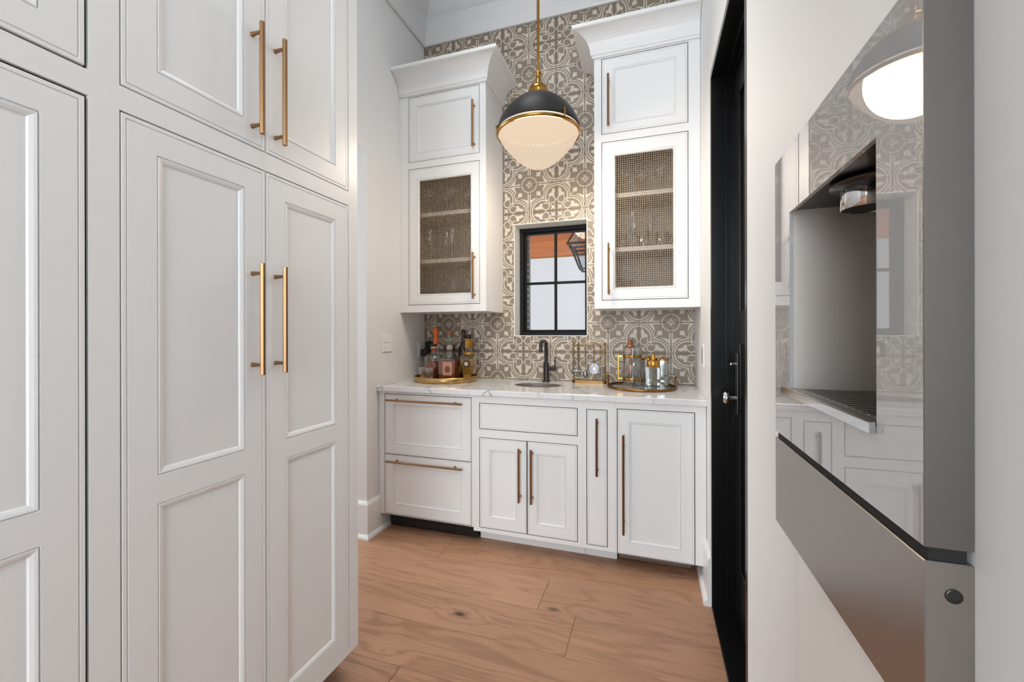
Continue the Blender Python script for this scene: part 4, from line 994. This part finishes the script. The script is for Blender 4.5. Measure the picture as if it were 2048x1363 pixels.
def strainer(t, xx):
    z_ = 1.012; mb = MB(); cpt_ = Vector((xx, ry - 0.014, z_))
    pts = [cpt_ + Vector((0.033 * math.cos(k * PI / 12), 0, 0.033 * math.sin(k * PI / 12))) for k in range(25)]
    mb.tube(pts, 0.0032, 6, cap=False)
    for r_ in (0.024, 0.015): mb.tube([cpt_ + Vector((r_ * math.cos(k * PI / 10), -0.004, r_ * math.sin(k * PI / 10))) for k in range(21)], 0.002, 6, cap=False)
    mb.add([tuple(cpt_ + Vector((0.032 * math.cos(k * PI / 12), 0.001, 0.032 * math.sin(k * PI / 12)))) for k in range(24)], [tuple(range(24))])
    mb.build('strainer_disc', M_tool, t)
def spoon(t, xx):
    MB().tube([(xx, ry - 0.012, 1.035), (xx, ry - 0.013, 1.0)], 0.0028, 8).tube([(xx, ry - 0.014, 1.002), (xx, ry - 0.016, 0.992), (xx, ry - 0.018, 0.976), (xx, ry - 0.016, 0.958), (xx, ry - 0.014, 0.95)], [0.003, 0.012, 0.017, 0.012, 0.002], 14).build('spoon_bowl', M_tool, t)
def tongs(t, xx):
    for s_ in (-1, 1): MB().tube([(xx, ry - 0.012, 1.035), (xx + s_ * 0.012, ry - 0.014, 1.0), (xx + s_ * 0.016, ry - 0.014, 0.97), (xx + s_ * 0.005, ry - 0.014, 0.948)], 0.0035, 8).build('tong_arm', M_tool, t)
tool('jigger', 'chrome double jigger hanging leftmost on the brass rack', -0.458, jig)
tool('bar_spoon', 'chrome bar spoon hanging second from left on the brass rack', -0.408, spoon)
tool('strainer', 'round chrome cocktail strainer hanging in the brass rack', -0.352, strainer)
tool('ice_tongs', 'chrome ice tongs hanging rightmost on the brass rack', -0.313, tongs)

# ------------------------------------------------------------------ right tray
tx, ty = -0.055, 2.645; rr_ = 0.198
t_ = thing('glass_tray', 'round glass tray with antique brass rim and handles, holding shaker and decanter', 'tray', (tx, ty, CT))
MB().lathe([(rr_ - 0.006, CT), (rr_, CT + 0.001), (rr_ + 0.002, CT + 0.008), (rr_, CT + 0.016), (rr_ - 0.006, CT + 0.017), (rr_ - 0.007, CT + 0.008), (rr_ - 0.006, CT)], (tx, ty), 64).build('tray_rim', M_ab, t_)
MB().lathe([(0.0, CT + 0.006), (rr_ - 0.006, CT + 0.006)], (tx, ty), 48).build('tray_glass', mat('mirror_glass', srgb(190, 196, 200), 0.05, 0.55), t_)
for s_ in (-1, 1):
    hx_ = tx + s_ * (rr_ - 0.002)
    MB().tube([(hx_, ty - 0.035, CT + 0.01), (hx_, ty - 0.035, CT + 0.062), (hx_, ty - 0.03, CT + 0.069), (hx_, ty + 0.03, CT + 0.069), (hx_, ty + 0.035, CT + 0.062), (hx_, ty + 0.035, CT + 0.01)], 0.0045, 8).build('tray_handle', M_ab, t_)
T1 = CT + 0.007
x, y = -0.108, 2.69
w = thing('cocktail_pitcher', 'clear glass cocktail pitcher with two brass bands and brass handle', 'pitcher', (x, y, T1))
MB().lathe([(0.0, T1), (0.052, T1), (0.054, T1 + 0.004), (0.0555, 1.152), (0.057, 1.157), (0.0535, 1.152), (0.052, T1 + 0.02), (0.0, T1 + 0.016)], (x, y), 36).build('glass_body', M_glass, w)
for z_ in (1.096, 0.958): MB().lathe([(0.0562, z_), (0.0575, z_ + 0.001), (0.0575, z_ + 0.014), (0.0562, z_ + 0.015)], (x, y), 36).build('brass_band', M_goldp, w)
MB().box(x - 0.087, x - 0.078, y - 0.005, y + 0.005, 0.955, 1.115, 0.002).box(x - 0.08, x - 0.054, y - 0.004, y + 0.004, 1.099, 1.107).box(x - 0.08, x - 0.054, y - 0.004, y + 0.004, 0.962, 0.97).build('handle', M_goldp, w)
x, y = -0.125, 2.775
w = thing('cocktail_shaker', 'tall slim copper cocktail shaker standing behind the glass pitcher', 'shaker', (x, y, T1))
MB().lathe([(0.0, T1), (0.020, T1), (0.021, T1 + 0.004), (0.0245, 1.115), (0.0245, 1.122)], (x, y), 28).build('shaker_body', M_copper, w)
MB().lathe([(0.0245, 1.123), (0.0225, 1.128), (0.0215, 1.160), (0.0235, 1.164), (0.0205, 1.172), (0.0165, 1.176), (0.0165, 1.200), (0.013, 1.204), (0.0, 1.204)], (x, y), 28).build('shaker_cap', M_copper, w)
x, y = 0.014, 2.585
w = thing('square_decanter', 'square clear glass decanter with round brass cap, in front on the right tray', 'decanter', (x, y, T1))
sq = dict(n=4, rot=PI / 4 - 0.12, smooth=False)
MB().lathe([(0.0, T1), (0.047, T1), (0.049, T1 + 0.005), (0.055, 1.046), (0.05, 1.05), (0.028, 1.052)], (x, y), **sq).build('glass_body', thin_glass('decanter_glass', (0.86, 0.88, 0.87, 1), 0.10, 0.65), w)
MB().lathe([(0.0, T1 + 0.008), (0.042, T1 + 0.008), (0.043, T1 + 0.022), (0.0, T1 + 0.022)], (x, y), **sq).build('glass_foot', thin_glass('foot_glass', (0.8, 0.83, 0.83, 1), 0.2, 0.7), w)
MB().lathe([(0.0, 1.050), (0.036, 1.051), (0.0375, 1.054), (0.0375, 1.084), (0.035, 1.087), (0.014, 1.088), (0.012, 1.092), (0.0125, 1.112), (0.011, 1.118), (0.004, 1.124), (0.0, 1.128)], (x, y), 32).build('brass_cap', mat('warm_brass', srgb(186, 136, 66), 0.28, 1.0), w)
for (x, y, lb2) in ((-0.012, 2.70, 'faceted glass jar under a flat brass lid, behind the square decanter on its left'), (0.066, 2.685, 'faceted glass jar under a flat brass lid, behind the square decanter on its right')):
    w = thing('glass_jar', lb2, 'jar', (x, y, T1), 'lidded glass jars on the right tray')
    MB().lathe([(0.0, T1), (0.034, T1), (0.036, T1 + 0.005), (0.0375, 1.082), (0.036, 1.084), (0.034, T1 + 0.02), (0.0, T1 + 0.015)], (x, y), 10, smooth=False).build('glass_body', thin_glass('jar_glass', (0.85, 0.87, 0.87, 1), 0.1, 0.7), w)
    MB().lathe([(0.0, 1.083), (0.038, 1.083), (0.0388, 1.086), (0.0388, 1.093), (0.037, 1.095), (0.0, 1.096)], (x, y), 32).lathe([(0.0, 1.095), (0.006, 1.096), (0.007, 1.104), (0.0, 1.107)], (x, y), 12).build('lid', M_goldp, w)

# ------------------------------------------------------------------ glassware in the upper cabinets
def stem(kind):
    t = thing(kind, None, 'glass'); mb = MB()
    P_ = dict(
        wine_glass=[(0.034, 0.0), (0.034, 0.002), (0.006, 0.006), (0.004, 0.012), (0.004, 0.085), (0.012, 0.095), (0.032, 0.115), (0.040, 0.145), (0.038, 0.175), (0.033, 0.205)],
        flute=[(0.030, 0.0), (0.030, 0.002), (0.005, 0.006), (0.004, 0.012), (0.004, 0.075), (0.010, 0.09), (0.022, 0.12), (0.025, 0.165), (0.022, 0.225)],
        coupe=[(0.032, 0.0), (0.032, 0.002), (0.005, 0.006), (0.004, 0.012), (0.004, 0.09), (0.014, 0.10), (0.040, 0.118), (0.047, 0.140), (0.046, 0.150)],
        martini_glass=[(0.034, 0.0), (0.034, 0.002), (0.005, 0.006), (0.004, 0.012), (0.004, 0.09), (0.008, 0.095), (0.055, 0.155)],
        tumbler=[(0.0, 0.0), (0.034, 0.0), (0.036, 0.004), (0.040, 0.095), (0.038, 0.095), (0.034, 0.012), (0.0, 0.010)],
        carafe=[(0.0, 0.0), (0.045, 0.0), (0.058, 0.01), (0.060, 0.03), (0.045, 0.065), (0.018, 0.10), (0.014, 0.15), (0.02, 0.165)])[kind]
    mb.lathe(P_, (0, 0), 16); mb.build('glass_bowl' if kind != 'tumbler' else 'glass_body', M_stem, t)
    return t
ORD = {1: [''], 2: ['left-hand ', 'right-hand '], 3: ['leftmost ', 'middle ', 'rightmost '], 4: ['leftmost ', 'second from left ', 'second from right ', 'rightmost '], 5: ['leftmost ', 'second from left ', 'middle ', 'second from right ', 'rightmost ']}
def put(kind, spots, z_, label, group):
    first = None
    for i, (x, y) in enumerate(spots):
        o = stem(kind) if first is None else copy_tree(first)
        if first is None: first = o
        o.location = (x, y, z_); o['label'] = (ORD[len(spots)][i] + label).strip()
        if group: o['group'] = group
zb0, zs1, zs2 = 1.4188, 1.7502, 2.0702
Lc, Rc = 'left', 'right'
put('wine_glass', [(-1.49 + 0.088 * i, 2.66 + 0.085 * (i % 2)) for i in range(5)], zs2, 'large-bowled wine glass on the top shelf behind the left mesh door', 'wine glasses on the top left shelf')
put('flute', [(-1.475 + 0.085 * i, 2.65 + 0.08 * (i % 2)) for i in range(5)], zs1, 'slender champagne flute on the middle shelf behind the left mesh door', 'flutes on the middle left shelf')
put('carafe', [(-1.45, 2.70)], zb0, 'clear wide-based glass carafe at the bottom of the left mesh cabinet', None)
put('wine_glass', [(-1.31, 2.69), (-1.21, 2.72)], zb0, 'wine glass at the bottom of the left mesh cabinet, right of the carafe', 'wine glasses at the bottom left')
put('coupe', [(-0.16, 2.67), (-0.05, 2.72), (0.06, 2.67)], zs2, 'coupe glass on the top shelf behind the right mesh door', 'coupes on the top right shelf')
put('flute', [(-0.10, 2.66), (0.00, 2.73)], zs1, 'slender champagne flute on the middle shelf behind the right mesh door', 'flutes on the middle right shelf')
put('tumbler', [(-0.17, 2.66), (-0.04, 2.65), (0.065, 2.66), (0.13, 2.74)], zs1, 'straight tumbler on the middle shelf behind the right mesh door', 'tumblers on the middle right shelf')
put('martini_glass', [(-0.14, 2.66)], zb0, 'wide V-shaped martini glass at the bottom of the right mesh cabinet', None)
for i, x in enumerate((-0.03, 0.05, 0.12)):
    w = thing('tumbler', ORD[3][i] + 'low gold-rimmed tumbler at the bottom of the right mesh cabinet', 'glass', (x, 2.66, zb0), 'gold-rimmed tumblers in the right cabinet')
    MB().lathe([(0.0, zb0), (0.032, zb0), (0.036, zb0 + 0.006), (0.038, zb0 + 0.082)], (x, 2.66), 20).build('glass_body', M_stem, w)
    MB().lathe([(0.038, zb0 + 0.08), (0.0392, zb0 + 0.081), (0.0392, zb0 + 0.092), (0.0378, zb0 + 0.092)], (x, 2.66), 20).build('gold_rim', M_goldp, w)
for o in D.objects:
    if 'group' in o and o['group'] is None: del o['group']
    if 'label' in o and o['label'] is None: del o['label']
